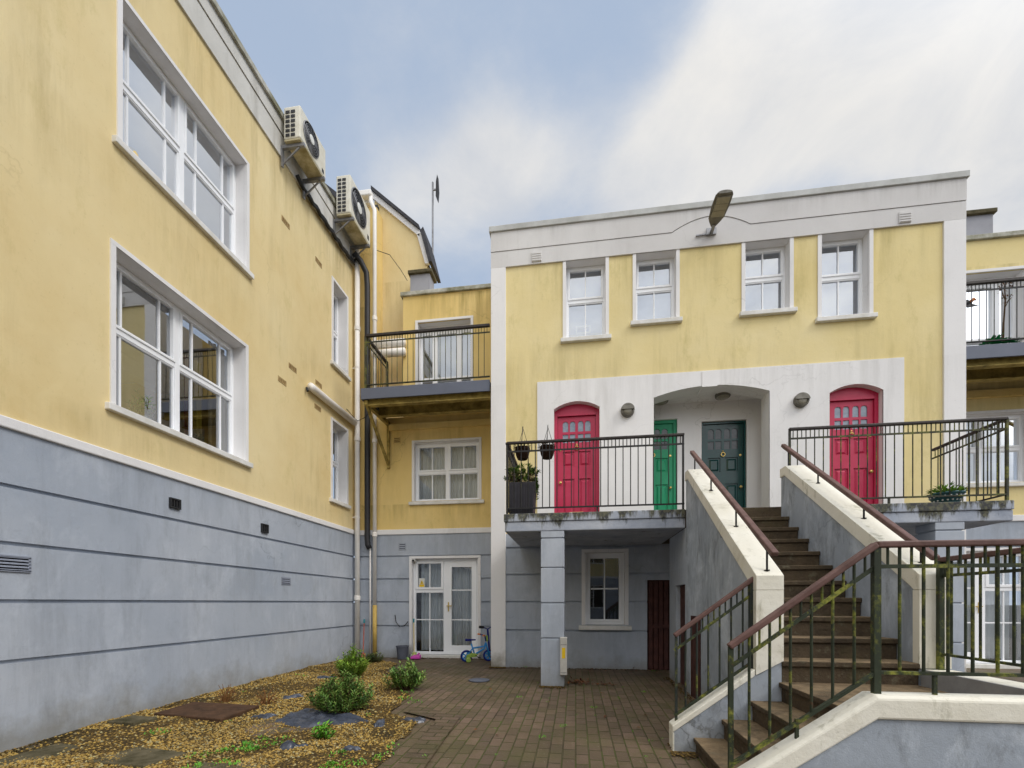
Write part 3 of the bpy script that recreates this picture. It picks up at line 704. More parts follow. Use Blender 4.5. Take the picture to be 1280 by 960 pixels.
# ------------------------------------------------------------------ gabled building behind the corner
GB = thing('gabled_building', 'tall yellow gable with a dark tiled verge rising behind the corner at left', 'building', (-4, YR + .5, 0))
mb = MB(); yg = 9.80
P = [(-4.56, 5.2), (-4.56, 10.48), (-3.49, 9.48), (-3.31, 8.83), (-3.31, 5.2)]
mb.prism([(x, yg, z) for x, z in P], [(x, yg + .5, z) for x, z in P]); mb.build('wall', M['yellow'], GB)
mb = MB(); mb.box(-6.4, -4.362, YR + .12, YR + 4, 5.2, 10.0); 
P = [(-6.6, 9.0), (-6.6, 11.5), (-5.0, 10.12), (-4.6, 10.1), (-4.6, 9.0)]
mb.prism([(x, YR + .5, z) for x, z in P], [(x, YR + 4, z) for x, z in P]); mb.build('side_wall', M['yellow_deep'], GB)
def strip(mb, pts, y0, y1, lo, hi):
    for (xa, za), (xb, zb) in zip(pts, pts[1:]):
        mb.prism([(xa, y0, za + lo), (xb, y0, zb + lo), (xb, y0, zb + hi), (xa, y0, za + hi)], [(xa, y1, za + lo), (xb, y1, zb + lo), (xb, y1, zb + hi), (xa, y1, za + hi)])
V = [(-4.60, 10.53), (-3.47, 9.51)]; V2 = [(-3.47, 9.51), (-3.28, 8.84)]
mb = MB(); strip(mb, V, yg - .05, yg + .02, -.05, .09)
xa, za = V2[0]; xb, zb = V2[1]; mb.prism([(xa - .06, yg - .05, za), (xb - .06, yg - .05, zb), (xb + .03, yg - .05, zb), (xa + .03, yg - .05, za + .03)], [(xa - .06, yg + .02, za), (xb - .06, yg + .02, zb), (xb + .03, yg + .02, zb), (xa + .03, yg + .02, za + .03)])
mb.build('verge_board', M['white'], GB)
mb = MB(); strip(mb, V, yg - .10, yg + .6, .095, .18)
mb.prism([(xa + .035, yg - .1, za + .05), (xb + .035, yg - .1, zb), (xb + .11, yg - .1, zb), (xa + .10, yg - .1, za + .12)], [(xa + .035, yg + .6, za + .05), (xb + .035, yg + .6, zb), (xb + .11, yg + .6, zb), (xa + .10, yg + .6, za + .12)])
strip(mb, [(-6.7, 11.62), (-5.0, 10.16), (-4.45, 10.13)], YR + .35, YR + 4, 0, .14)
mb.build('roof', M['roof'], GB)
mb = MB(); mb.box(-4.74, -4.40, YR - .10, YR + .05, 10.10, 10.22); mb.box(-4.74, -4.50, YR + .05, YR + .43, 10.06, 10.17); mb.build('gutter', M['gutterpipe'], GB, bevel=.02)

# ------------------------------------------------------------------ the two recessed link blocks
def link_block(m, label):
    """m = +1 for the block left of the main front, -1 mirrored to its right"""
    cx = 2.322; X = (lambda x: x) if m > 0 else (lambda x: 2 * cx - x)
    def fr(u, z, d): return (X(u), YR + d, z)
    B = thing('apartment_building', label, 'building', (X(-3.2), YR, 0))
    fdoor = (-3.50, -2.04, .135, 2.19); win = (-3.45, -2.02, 3.43, 4.69); bd = (-3.36, -2.19, 5.28, 7.25)
    mb = MB(); grooved(mb, fr, XL, -1.543, -.1, 2.72, [fdoor]); mb.build('plinth', M['blue'], B)
    mb = MB(); mb.fbox(fr, XL, -1.545, 2.72, 2.83, -.025, .05); mb.build('string_course', M['white'], B, bevel=.008)
    mb = MB(); mb.panel(fr, XL, -1.543, 2.83, 5.26, [win]); mb.panel(fr, -3.69, -1.543, 5.26, 7.84, [bd], -.035, .05)
    if m < 0: mb.panel(fr, XL, -3.69, 5.26, 7.84)
    mb.fbox(fr, -3.69, -1.4, 7.70, 7.838, .02, 4); mb.fbox(fr, -3.688, -3.65, 5.262, 7.69, .016, .5); mb.fbox(fr, XL, -3.69, 5.20, 5.258, .002, .5); mb.build('wall', M['yellow_deep'] if m > 0 else M['yellow_front'], B)
    mb = MB(); mb.fbox(fr, -3.74 if m > 0 else XL, -1.545, 7.84, 7.925, -.08, .3); mb.build('coping', M['mossy_coping'], B, bevel=.01)
    mb = MB(); mb.fbox(fr, -3.64 if m > 0 else XL, -1.543, 7.5, 7.6, .42, 6); mb.fbox(fr, XL, -1.543, -.1, 7.6, 5.9, 6); mb.build('roof', M['roof'], B)
    # first floor window
    w = window(B, fr, *win, .10, 2, 4.06, (.5,), (.06, .06, .085), back='curtain', trim=.05, w=.05)
    # balcony door: three lights with a mid rail
    mb = MB(); d = .14; a, b, z0, z1 = bd
    ring(mb, fr, a, b, z0, z1, .05, d, d + .07)
    mb.fbox(fr, a + .05, b - .05, z1 - .17, z1 - .05, d + .01, d + .06)
    xs = [a + .05, a + .33, b - .30, b - .05]; gl = MB()
    for i in (1, 2): mb.fbox(fr, xs[i] - .055, xs[i] + .055, z0 + .05, z1 - .17, d - .012, d + .06)
    for i in range(3):
        p, q = xs[i] + (.055 if i else 0), xs[i + 1] - (.055 if i < 2 else 0)
        mb.fbox(fr, p, q, z0 + .78, z0 + .86, d - .006, d + .055); gl.face([fr(p, z0, d + .035), fr(q, z0, d + .035), fr(q, z1 - .1, d + .035), fr(p, z1 - .1, d + .035)])
    dr = mb.build('balcony_door', M['upvc'], B, bevel=.004); gl.build('pane', M['glass_sky'], dr)
    reveal(dr, fr, a, b, z0, z1, d, .05, .055)
    c = MB(); wavy(c, fr, a + .28, b - .1, z0, z1, d + .15, .03, 12, 8); c.build('curtain', M['curtain'], dr)
    v = MB(); v.panel(fr, a - .3, b + .3, z0 - .3, z1 + .3, (), d + .7); v.build('room_backing', M['void'], dr)
    # french door on the ground floor: opening light over fixed panes at the left, glazed door at the right
    a, b, z0, z1 = fdoor; d = .09; mb = MB(); gl = MB(); gb = MB()
    ring(mb, fr, a, b, z0, z1, .05, d, d + .07)
    mid = a + (b - a) * .475
    mb.fbox(fr, mid - .02, mid + .03, z0 + .05, z1 - .05, d, d + .07)
    zt = z0 + 1.36
    mb.fbox(fr, a + .05, mid - .02, zt - .035, zt + .035, d, d + .07)
    ring(mb, fr, a + .05, mid - .02, zt + .035, z1 - .05, .05, d - .016, d + .05)
    D0 = mid + .032; D1 = b - .052
    mb.fbox(fr, D0, D0 + .13, z0 + .05, z1 - .052, d - .012, d + .055); mb.fbox(fr, D1 - .11, D1, z0 + .05, z1 - .052, d - .012, d + .055)
    mb.fbox(fr, D0 + .13, D1 - .11, z0 + .05, z0 + .19, d - .012, d + .055); mb.fbox(fr, D0 + .13, D1 - .11, z1 - .18, z1 - .052, d - .012, d + .055)
    mb.fbox(fr, a, b, z0, z0 + .05, d - .03, d)
    for z in (z0 + .74, z0 + 1.38): gb.fbox(fr, D0 + .13, D1 - .11, z - .012, z + .012, d + .015, d + .05)
    gb.fbox(fr, a + .05, mid - .02, z0 + .728, z0 + .752, d + .016, d + .05)
    c_ = (a + .05 + mid - .02) / 2; gb.fbox(fr, c_ - .011, c_ + .011, z0 + .05, zt - .035, d + .018, d + .05); gb.fbox(fr, c_ - .011, c_ + .011, zt + .085, z1 - .1, d + .018, d + .05)
    gl.face([fr(a + .05, z0 + .05, d + .034), fr(mid - .02, z0 + .05, d + .034), fr(mid - .02, z1 - .05, d + .034), fr(a + .05, z1 - .05, d + .034)])
    gl.face([fr(D0 + .1, z0 + .1, d + .034), fr(D1 - .1, z0 + .1, d + .034), fr(D1 - .1, z1 - .1, d + .034), fr(D0 + .1, z1 - .1, d + .034)])
    dr = mb.build('french_door', M['upvc'], B, bevel=.004); gl.build('pane', M['glass'], dr); [(lambda k_: (k_.hexa(gb.v[q:q + 8]), k_.build('glazing_bar', M['upvc'], dr)))(MB()) for q in range(0, len(gb.v), 8)]
    reveal(dr, fr, a, b, z0, z1, d, .055, .03, bottom=False)
    h = MB(); h.fbox(fr, D0 + .05, D0 + .075, z0 + .92, z0 + 1.12, d - .024, d - .012); h.fbox(fr, D0 + .03, D0 + .14, z0 + 1.03, z0 + 1.05, d - .06, d - .04); h.fbox(fr, D0 + .05, D0 + .07, z0 + 1.03, z0 + 1.05, d - .05, d - .02)
    h.build('handle', M['brass'], dr, bevel=.003)
    c = MB(); wavy(c, fr, a + .1, b - .1, z0 + .06, z1, d + .22, .035, 16, 21); c.build('curtain', M['curtain'], dr)
    s = MB(); s.fbox(fr, a - .02, b + .02, -.05, z0 - .003, -.07, d); s.build('door_step', M['sill'], dr, bevel=.01)
    v = MB(); v.panel(fr, a - .3, b + .3, z0 - .3, z1 + .3, (), d + .8); v.build('room_backing', M['void'], dr)
    if m > 0:
        sg = MB(); sg.fbox(fr, a + .115, a + .245, zt + .09, zt + .28, d + .022, d + .03); sg.cur = 1
        sg.fbox(fr, a + .125, a + .235, zt + .095, zt + .145, d + .018, d + .0215)
        sg.prism([fr(a + .14, zt + .155, d + .018), fr(a + .22, zt + .155, d + .018), fr(a + .18, zt + .24, d + .018)], [fr(a + .14, zt + .155, d + .0215), fr(a + .22, zt + .155, d + .0215), fr(a + .18, zt + .24, d + .0215)])
        sg.cur = 2; sg.fbox(fr, a + .1765, a + .1835, zt + .185, zt + .217, d + .015, d + .0175); sg.fbox(fr, a + .1765, a + .1835, zt + .168, zt + .176, d + .015, d + .0175)
        sg.build('warning_sticker', [M['whitep'], M['yellow_sign'], M['dark']], dr)
        v = vent_grid(-3.80, -3.64, 2.38, 2.55, M['blue'], 4, .006, par=B, fr=fr, back=M['grille_dark']); v = vent_grid(-3.92, -3.76, 4.70, 4.85, M['yellow_deep'], 4, .006, par=B, fr=fr, back=M['tan_dark'])
    # chimney on the flat roof behind
    mb = MB(); c0, c1 = (-3.58, -3.14) if m > 0 else (-2.96, -2.42); mb.fbox(fr, c0, c1, 7.4, 8.40, .10, .40); ch = mb.build('chimney', M['chim'], B)
    mb = MB(); mb.fbox(fr, c0 - .04, c1 + .06, 8.402, 8.48, .05, .44); mb.build('chimney_cap', M['moss_dark'], ch, bevel=.012)
    return B
link_block(1, 'recessed yellow block with french door between the left wing and the main front')
link_block(-1, 'recessed yellow block partly seen past the right edge of the main front')

# ------------------------------------------------------------------ the main front
MBD = thing('apartment_building', 'central yellow front with white piers, arched porch and raspberry doors above the balconies', 'building', (2.32, YF, 0))
ff = front(YF)
XA, XB = -1.543, 6.186
W = [(-.175, .53, 6.005, 7.385), (1.05, 1.735, 6.205, 7.385), (2.86, 3.575, 6.205, 7.385), (4.06, 4.79, 6.005, 7.385)]
door1, door2, porch, uw = (-.388, .422, 2.4, 4.856), (4.182, 4.992, 2.4, 4.856), (1.354, 3.25, 2.4, 4.99), (.165, .865, .85, 2.14)
bdoor = (1.245, 1.725, .05, 1.645)
SUR = (-.69, 5.30, 2.505, 5.245)
mb = MB(); grooved(mb, ff, -1.27, 5.87, -.1, 2.505, [uw, bdoor]); mb.build('plinth', M['blue'], MBD)
mb = MB(); mb.panel(ff, -1.27, 5.87, 2.505, 7.388, W + [SUR]); mb.build('wall', M['yellow_front'], MBD)
mb = MB(); mb.panel(ff, *SUR, [door1, door2, porch], -.018, .02)
for u0, u1, zs, za in ((door1[0], door1[1], 4.735, 4.856), (door2[0], door2[1], 4.735, 4.856)): spandrel(mb, ff, u0, u1, zs, za, -.018, .15)
spandrel(mb, ff, porch[0], porch[1], 4.835, 4.99, -.018, .33)
mb.prism([ff(2.16, 4.965, -.028), ff(2.41, 4.965, -.028), ff(2.41, 5.235, -.028), ff(2.16, 5.235, -.028)], [ff(2.16, 4.965, .3), ff(2.41, 4.965, .3), ff(2.41, 5.235, .3), ff(2.16, 5.235, .3)])
for u in (door1[0], door1[1], door2[0], door2[1]): mb.face([ff(u, 2.4, -.018), ff(u, 4.74, -.018), ff(u, 4.74, .2), ff(u, 2.4, .2)])
for u in (porch[0], porch[1]): mb.face([ff(u, 2.4, -.018), ff(u, 4.84, -.018), ff(u, 4.84, .33), ff(u, 2.4, .33)])
mb.build('door_surround', M['white'], MBD)
# inside of the porch
yb = .68
td = (2.335, 3.135, 2.5, 4.64); gd = (1.03, 1.90, 2.5, 4.72)
mb = MB(); mb.panel(ff, .85, 3.42, 2.4, 5.0, [td, gd], yb); mb.face([ff(3.42, 2.4, .33), ff(3.42, 5, .33), ff(3.42, 5, yb), ff(3.42, 2.4, yb)]); mb.face([ff(.85, 2.4, .33), ff(.85, 5, .33), ff(.85, 5, yb), ff(.85, 2.4, yb)])
mb.face([ff(.85, 4.998, .02), ff(3.42, 4.998, .02), ff(3.42, 4.998, yb), ff(.85, 4.998, yb)]); mb.panel(ff, 3.25, 3.42, 2.4, 5.0, (), .33); mb.panel(ff, .85, 1.354, 2.4, 5.0, (), .33)
for t_ in (td, gd):
    for u in t_[:2]: mb.face([ff(u, t_[2], yb), ff(u, t_[3], yb), ff(u, t_[3], yb + .2), ff(u, t_[2], yb + .2)])
    mb.face([ff(t_[0], t_[3], yb), ff(t_[1], t_[3], yb), ff(t_[1], t_[3], yb + .2), ff(t_[0], t_[3], yb + .2)])
mb.build('porch_lining', M['white'], MBD)
mb = MB()
mb.fbox(ff, 3.36, 3.419, 3.35, 4.25, .42, .62); mb.build('meter_cupboard', M['whitep'], MBD, bevel=.006)
panel_door(MBD, ff, *door1[:2], 2.52, 4.645, .10, M['red'], 4.735, 4.856, label='raspberry door left of the porch', handle_side=-1)
panel_door(MBD, ff, *door2[:2], 2.52, 4.645, .10, M['red'], 4.735, 4.856, label='raspberry door right of the porch')
panel_door(MBD, ff, *gd[:2], 2.50, 4.66, yb + .05, M['green'], label='emerald green door inside the porch', dark_lit=True)
panel_door(MBD, ff, *td[:2], 2.50, 4.60, yb + .05, M['teal'], label='dark teal glossy door inside the porch', frame=.035, dark_lit=True)
# piers, parapet with its arched line, coping
for a, b in ((XA, -1.268), (5.868, XB)):
    mb = MB(); mb.fbox(ff, a, b, -.1, 7.388, -.03, .3); mb.build('pier', M['white'], MBD, bevel=.006)
def gl_line(x):
    if 1.66 < x < 2.94:
        t = (x - 2.3) / .64; return 7.677 + .21 * (math.cos(t * math.pi / 2) ** .9)
    return 7.677
mb = MB(); N = 60; us = [XA + (XB - XA) * i / N for i in range(N + 1)] + [1.66, 2.94]; us += [1.66 + 1.28 * i / 24 for i in range(1, 24)]; us = sorted(set(round(u, 4) for u in us))
for a, b in zip(us, us[1:]):
    za, zb = gl_line(a), gl_line(b)
    mb.face([ff(a, 7.388, -.03), ff(b, 7.388, -.03), ff(b, zb - .0045, -.03), ff(a, za - .0045, -.03)])
    mb.face([ff(a, za - .0045, -.03), ff(b, zb - .0045, -.03), ff(b, zb - .0045, .0), ff(a, za - .0045, .0)])
    mb.face([ff(a, za + .0045, -.038), ff(b, zb + .0045, -.038), ff(b, 8.032, -.038), ff(a, 8.032, -.038)])
    mb.face([ff(a, za + .0045, -.038), ff(b, zb + .0045, -.038), ff(b, zb + .0045, .0), ff(a, za + .0045, .0)])
mb.fbox(ff, XA, XB, 7.389, 8.03, -.002, .28)
mb.face([ff(XA, 7.388, -.03), ff(XB, 7.388, -.03), ff(XB, 7.388, .2), ff(XA, 7.388, .2)])
mb.build('parapet', M['white_parapet'], MBD)
mb = MB(); mb.fbox(ff, XA - .03, XB + .03, 8.034, 8.135, -.065, .34); mb.build('coping', M['coping'], MBD, bevel=.008)
mb = MB(); mb.box(XA, XB, YF + .28, YF + 6, 7.6, 7.7); mb.build('roof', M['roof'], MBD)
mb = MB(); mb.box(XA, XA + .2, YF + .3, YF + 6, 0, 8.0); mb.box(XB - .2, XB, YF + .3, YF + 6, 0, 8.0); mb.box(XA + .2, XB - .2, YF + 5.8, YF + 6, 0, 8.0); mb.build('side_wall', M['white'], MBD)
for a in (-.79, 5.21):
    mb = MB(); mb.fbox(ff, a, a + .18, 7.42, 7.60, -.048, -.02); [mb.fbox(ff, a + .01, a + .17, 7.43 + .04 * i, 7.445 + .04 * i, -.056, -.04) for i in range(4)]; mb.build('wall_vent', M['white_parapet'], MBD, bevel=.004)
for i, (a, b, c, d) in enumerate(W):
    w = window(MBD, ff, a, b, c, d, .17, 1, c + (d - c) * .545, (.5,), (.04, .07, .09), trim=.055, top=False, glassm='glass_sky', w=.036, sash=.036)
w = window(MBD, ff, *uw, .12, 1, None, (.5,), (.05, .07, .09), trim=.06, back='void', w=.055, sash=.04, label='ground floor window under the left balcony')
g = MB(); a, b, c, d = uw; g.fbox(ff, a + .11, b - .11, 1.485, 1.51, .137, .17); g.build('glazing_bar', M['upvc'], w)
# boarded door under the walkway
mb = MB(); a, b, c, d = bdoor; n = 5
for i in range(n):
    p, q = a + .02 + (b - a - .04) * i / n, a + .02 + (b - a - .04) * (i + 1) / n
    mb.prism([ff(p, c + .03, .06), ff(p + .012, c + .03, .035), ff(q - .012, c + .03, .035), ff(q - .002, c + .03, .06)], [ff(p, d - .02, .06), ff(p + .012, d - .02, .035), ff(q - .012, d - .02, .035), ff(q - .002, d - .02, .06)])
mb.fbox(ff, a + .02, b - .02, .80, .86, .02, .036); mb.fbox(ff, a, b, c, d, .061, .09)
o = mb.build('store_door', M['brown_door'], MBD); o['label'] = 'brown boarded door under the walkway'
mb = MB(); mb.fbox(ff, 1.02, 1.20, 2.10, 2.22, -.02, .02); mb.build('wall_vent', M['blue'], MBD, bevel=.004)

# the block across the yard, behind the camera: it is what the ground floor glass mirrors
OB = thing('apartment_building', 'yellow block across the yard, mirrored in the ground floor glass', 'building', (2, -11, 0))
fo = lambda u, z, d: (u, -11 - d, z)
OW = [(-6 + 3.2 * i, -4.7 + 3.2 * i, z0, z0 + 1.4) for i in range(6) for z0 in (3.6, .9)]
mb = MB(); mb.panel(fo, -12, 14, 2.83, 6.2, OW); mb.build('wall', M['yellow_front'], OB)
mb = MB(); grooved(mb, fo, -12, 14, -.4, 2.72, OW); mb.build('plinth', M['blue'], OB)
mb = MB(); mb.fbox(fo, -12, 14, 2.72, 2.83, -.03, .05); mb.build('string_course', M['white'], OB)
mb = MB(); mb.fbox(fo, -12.2, 14.2, 6.2, 6.6, -.1, .3); mb.build('parapet', M['white'], OB)
mb = MB(); mb.fbox(fo, -12, 14, -.4, 6.2, .6, 4); mb.build('room_backing', M['void'], OB)
for q in OW:
    mb = MB(); ring(mb, fo, *q, .06, .1, .16); mb.fbox(fo, (q[0] + q[1]) / 2 - .03, (q[0] + q[1]) / 2 + .03, q[2], q[3], .1, .16); w = mb.build('window', M['upvc'], OB)
    mb = MB(); mb.panel(fo, *q, (), .14); mb.build('pane', M['glass'], w)

# ------------------------------------------------------------------ concrete balconies of the main front
def railing(name, label, cat, group, segs, mats, base, posts=(), short=True, sp=.104, hr=(.05, .035), bal=.007, baltop=0.0):
    """segs: straight runs ((x,y,zb,zt),(x,y,zb,zt)) from one end to the other; a handrail, a rail under it, a bottom rail and upright bars"""
    T = thing(name, label, cat, base, group)
    hm, rm, bm = mats
    h = MB(); r = MB(); b = MB()
    for p, q in segs:
        h.bar((p[0], p[1], p[3]), (q[0], q[1], q[3]), hr[0], hr[1])
        r.bar((p[0], p[1], p[3] - .125), (q[0], q[1], q[3] - .125), .014, .022)
        b.bar((p[0], p[1], p[2]), (q[0], q[1], q[2]), .03, .018)
    h.build('handrail_bar', hm, T, bevel=.008); r.build('rail', rm, T); b.build('bottom_rail', rm, T)
    cache = {}
    def upright(nm, x, y, z0, z1, rad, mat):
        key = (nm, round(z1 - z0, 3), rad)
        if key in cache: me = cache[key]
        else:
            k = MB(); k.box(-rad, rad, -rad, rad, 0, z1 - z0) if nm == 'post' else k.tube([(0, 0, 0), (0, 0, z1 - z0)], rad, 8)
            tmp = k.build(nm, mat); me = tmp.data; bpy.data.objects.remove(tmp); cache[key] = me
        o = bpy.data.objects.new(nm, me); COL.objects.link(o); o.parent = T; o.location = Vector((x, y, z0)) - T.location
    for p, q in segs:
        L = math.hypot(q[0] - p[0], q[1] - p[1]); n = max(1, int(round(L / sp)))
        for i in range(1, n):
            t = i / n; x, y, z0, z1 = [p[k] + (q[k] - p[k]) * t for k in range(4)]
            upright('baluster', x, y, z0 + .004, z1 - hr[1] * .4, bal, bm)
        if short:
            for i in range(n):
                t = (i + .5) / n; x, y, z0, z1 = [p[k] + (q[k] - p[k]) * t for k in range(4)]
                upright('short_baluster', x, y, z1 - .125, z1 - hr[1] * .4, bal * .85, bm)
    for x, y, z0, z1, rad in posts: upright('post', x, y, z0, z1, rad, bm)
    return T

def walkway(m, label):
    cx = 2.1725; X = (lambda x: x) if m > 0 else (lambda x: 2 * cx - x)
    B = thing('balcony', label, 'balcony', (X(.2), YS, 2.26), 'concrete balconies in front of the raspberry doors')
    x0, x1 = sorted((X(-1.02), X(1.474)))
    mb = MB(); mb.box(x0, x1, YS - .012, YF - .02, 2.40, 2.515); mb.box(x0 + .015, x1, YS + .004, YF - .02, 2.262, 2.398)
    mb.build('slab', M['slab_edge'], B, bevel=.012)
    a, b = sorted((X(-.49), X(-.16)))
    mb = MB()
    zs = [-.05, .742, 1.242, 1.742, 2.16, 2.2605]
    for z0, z1 in zip(zs, zs[1:]): mb.box(a, b, YS + .01, YS + .35, z0 + (.009 if z0 > 0 else 0), z1 - (.009 if z1 < 2.2 else 0))
    mb.box(a + .018, b - .018, YS + .028, YS + .332, -.05, 2.2)
    mb.build('column', M['blue'], B, bevel=.006)
    return B
walkway(1, 'mossy concrete balcony on a grooved blue column in front of the left raspberry door')
walkway(-1, 'mossy concrete balcony on a blue column in front of the right raspberry door')
GR = 'dark metal railings around the concrete balconies'
railing('balcony_railing', 'dark metal railing of the concrete balcony in front of the left raspberry door', 'railing', None,
        [((-.98, 7.64, 2.60, 3.545), (-.98, YS + .05, 2.60, 3.545)), ((-.98, YS + .05, 2.60, 3.545), (1.47, YS + .05, 2.60, 3.545))],
        (M['handrail_black'], M['rail_dark'], M['rail_dark']), (-.98, YS + .05, 2.5), [(-.98, YS + .05, 2.50, 3.53, .014), (1.455, YS + .05, 2.50, 3.53, .012), (.30, YS + .05, 2.50, 2.61, .011)])
railing('balcony_railing', 'dark metal railing of the concrete balcony in front of the right raspberry door', 'railing', None,
        [((2.80, YS + .05, 2.60, 3.545), (5.33, YS + .05, 2.60, 3.545)), ((5.33, YS + .05, 2.60, 3.545), (5.33, 7.64, 2.60, 3.545))],
        (M['handrail_black'], M['rail_green'], M['rail_green']), (5.33, YS + .05, 2.5), [(2.81, YS + .05, 2.50, 3.53, .012), (5.33, YS + .05, 2.50, 3.53, .014), (4.0, YS + .05, 2.50, 2.61, .011)])

# ------------------------------------------------------------------ steel balconies of the link blocks
def steel_balcony(m, label, rl):
    cx = 2.322; X = (lambda x: x) if m > 0 else (lambda x: 2 * cx - x)
    B = thing('steel_balcony', label, 'balcony', (X(-2.8), YF, 5.2), 'steel balconies beside the main front')
    bx = lambda mb, a, b, *r: mb.box(*sorted((X(a), X(b))), *r)
    mb = MB(); bx(mb, -4.107, -1.575, YF + .02, YF + .05, 5.165, 5.375); bx(mb, -4.107, -4.08, YF + .051, YR - .02, 5.165, 5.375)
    mb.build('fascia', M['grey_steel'], B, bevel=.004)
    mb = MB(); bx(mb, -4.079, -1.575, YF + .051, YR - .02, 5.30, 5.36)
    for i in range(24): bx(mb, -4.06 + .103 * i, -4.01 + .103 * i, YF + .06, YR - .03, 5.27, 5.30)
    mb.build('deck', M['under_deck'], B)
    for y in (YF + .13, YF + .62):
        mb = MB(); bx(mb, -4.0, -1.575, y, y + .012, 5.08, 5.26); bx(mb, -4.0, -1.575, y - .05, y + .06, 5.065, 5.079); bx(mb, -4.0, -1.575, y - .05, y + .06, 5.261, 5.27); mb.build('beam', M['olive_steel'], B)
    mb = MB(); bx(mb, -4.06, -3.99, YF + .06, YR - .03, 5.08, 5.16); mb.bar((X(-4.025), YF + .10, 5.10), (X(-4.025), YR - .03, 4.24), .05, .05); bx(mb, -4.055, -3.995, YR - .045, YR - .006, 4.16, 5.08)
    mb.build('bracket', M['olive_steel'], B)
    mb = MB(); bx(mb, -4.0, -1.6, YR - .07, YR - .006, 4.97, 5.10); mb.build('wall_bearer', M['yellow_deep'], B)
    zt, zb = 6.40, 5.45
    segs = [((X(-4.02), YR - .1, zb, zt), (X(-4.02), YF + .06, zb, zt)), ((X(-4.02), YF + .06, zb, zt), (X(-1.58), YF + .06, zb, zt))]
    railing('balcony_railing', rl, 'railing', None, segs, (M['handrail_black'], M['rail_green'] if m > 0 else M['rail_dark'], M['rail_green'] if m > 0 else M['rail_dark']), (X(-4.02), YF + .06, 5.37),
            [(X(-4.02), YF + .06, 5.37, 6.39, .02), (X(-4.02), YR - .1, 5.9, 6.39, .02)], hr=(.055, .05), bal=.0065, sp=.108)
steel_balcony(1, 'grey edged steel balcony with a diagonal bracket above the left link window', 'dark mossy railing of the steel balcony at left above the french door')
steel_balcony(-1, 'grey edged steel balcony cut off by the right border of the picture', 'black railing of the steel balcony at the right border')

# ------------------------------------------------------------------ staircase
ST = thing('staircase', 'stained concrete outdoor stairs with blue walls and cream copings', 'staircase', (2.1, 4, 0))
XS0, XS1, XR0, XR1 = 1.475, 1.660, 2.670, 2.870
YP = 3.95
rise, go = .1735, .243
for i in range(11):
    z = .60 + rise * (i + 1); y = YP + go * i; y1 = y + go + .03 if i < 10 else YF
    mb = MB()
    if i == 10: mb.box(XS0 + .001, XR1 - .001, YS - .03, YF - .025, 2.27, z)
    else:
        mb.box(XS1 + .002, XR0 - .002, y - .012, y1 - .02, z - .045, z); mb.box(XS1 + .002, XR0 - .002, y + .008, y1 - .02, z - rise - .02, z - .046)
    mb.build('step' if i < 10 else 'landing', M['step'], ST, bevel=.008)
mb = MB(); mb.box(XS0 + .2, XR1 - .2, YF - .025, YF + .68, 2.27, 2.5); mb.build('porch_floor', M['step'], ST)
XN = [.985, 1.205, 1.425, 1.650]
for i, x in enumerate(XN):
    z = [.125, .285, .445, .60][i]; x1 = XN[i + 1] + .02 if i < 3 else XR0 - .002
    mb = MB(); mb.box(x - .012, x1, 2.931, YP - .002 if i < 3 else YP + .02, z - .04, z); mb.box(x + .008, x1, 2.931, YP - .002, z - .22, z - .041)
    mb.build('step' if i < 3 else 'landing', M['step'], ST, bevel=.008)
# side walls of the upper flight: blue body, cream sloping coping and white front pilaster
def side_wall(xa, xb, inner_left):
    zA, zB, yA, yB, yC = 1.47, 3.0, YP, 6.22, YS - .035
    body = [(YP + .012, -.2), (YP + .012, zA - .02), (yB, zB - .10), (yC, zB - .10), (yC, -.2)]
    mb = MB(); mb.prism([(xa, y, z) for y, z in body], [(xb, y, z) for y, z in body]); w = mb.build('stair_wall', M['blue_dirty'], ST)
    th = .115
    out = [(YP - .012, zA - .12), (YP - .012, zA), (YP + .05, zA + .045), (yB, zB), (yC + .012, zB), (yC + .012, zB - th), (yB + .03, zB - th), (YP + .09, zA - th + .03), (YP + .05, zA - .12)]
    mb = MB(); mb.prism([(xa - .014, y, z) for y, z in out], [(xb + .014, y, z) for y, z in out]); mb.build('coping', M['cream'], w, bevel=.005)
    return w
wl = side_wall(XS0, XS1, True); wr = side_wall(XR0, XR1, False)
mb = MB(); P = [(XS0 - .013, .655), (XS1 + .012, .775), (XS1 + .012, 1.3495), (XS0 - .013, 1.3495)]
mb.prism([(x, YP - .011, z) for x, z in P], [(x, YP + .06, z) for x, z in P]); mb.build('pilaster', M['cream'], wl)
mb = MB(); mb.box(XR0 - .012, XR1 + .012, YP - .011, YP + .06, .735, 1.348); mb.build('pilaster', M['cream'], wr)
# low doorways in the outer face of the left wall, and the wall that goes on under the walkway
mb = MB(); fs = lambda u, z, d: (XS0 + d, u, z)
mb.panel(fs, YS - .03, 7.45, -.1, 2.26, [(6.42, 6.98, .02, 1.50)], 0, .12); mb.panel(fs, YS - .03, 7.45, -.1, 2.26, (), .45); mb.build('passage_wall', M['blue'], ST)
mb = MB(); mb.fbox(fs, 6.42, 6.98, .02, 1.5, .06, .1); o = mb.build('cupboard_door', M['brown_door'], ST)
mb = MB(); mb.fbox(fs, 5.64, 6.06, .0, 1.08, -.004, .012); ring(mb, fs, 5.64, 6.06, 0, 1.08, .03, -.014, .01); o = mb.build('cupboard_door', M['brown_door'], ST); o['label'] = 'low dark door in the stair wall'
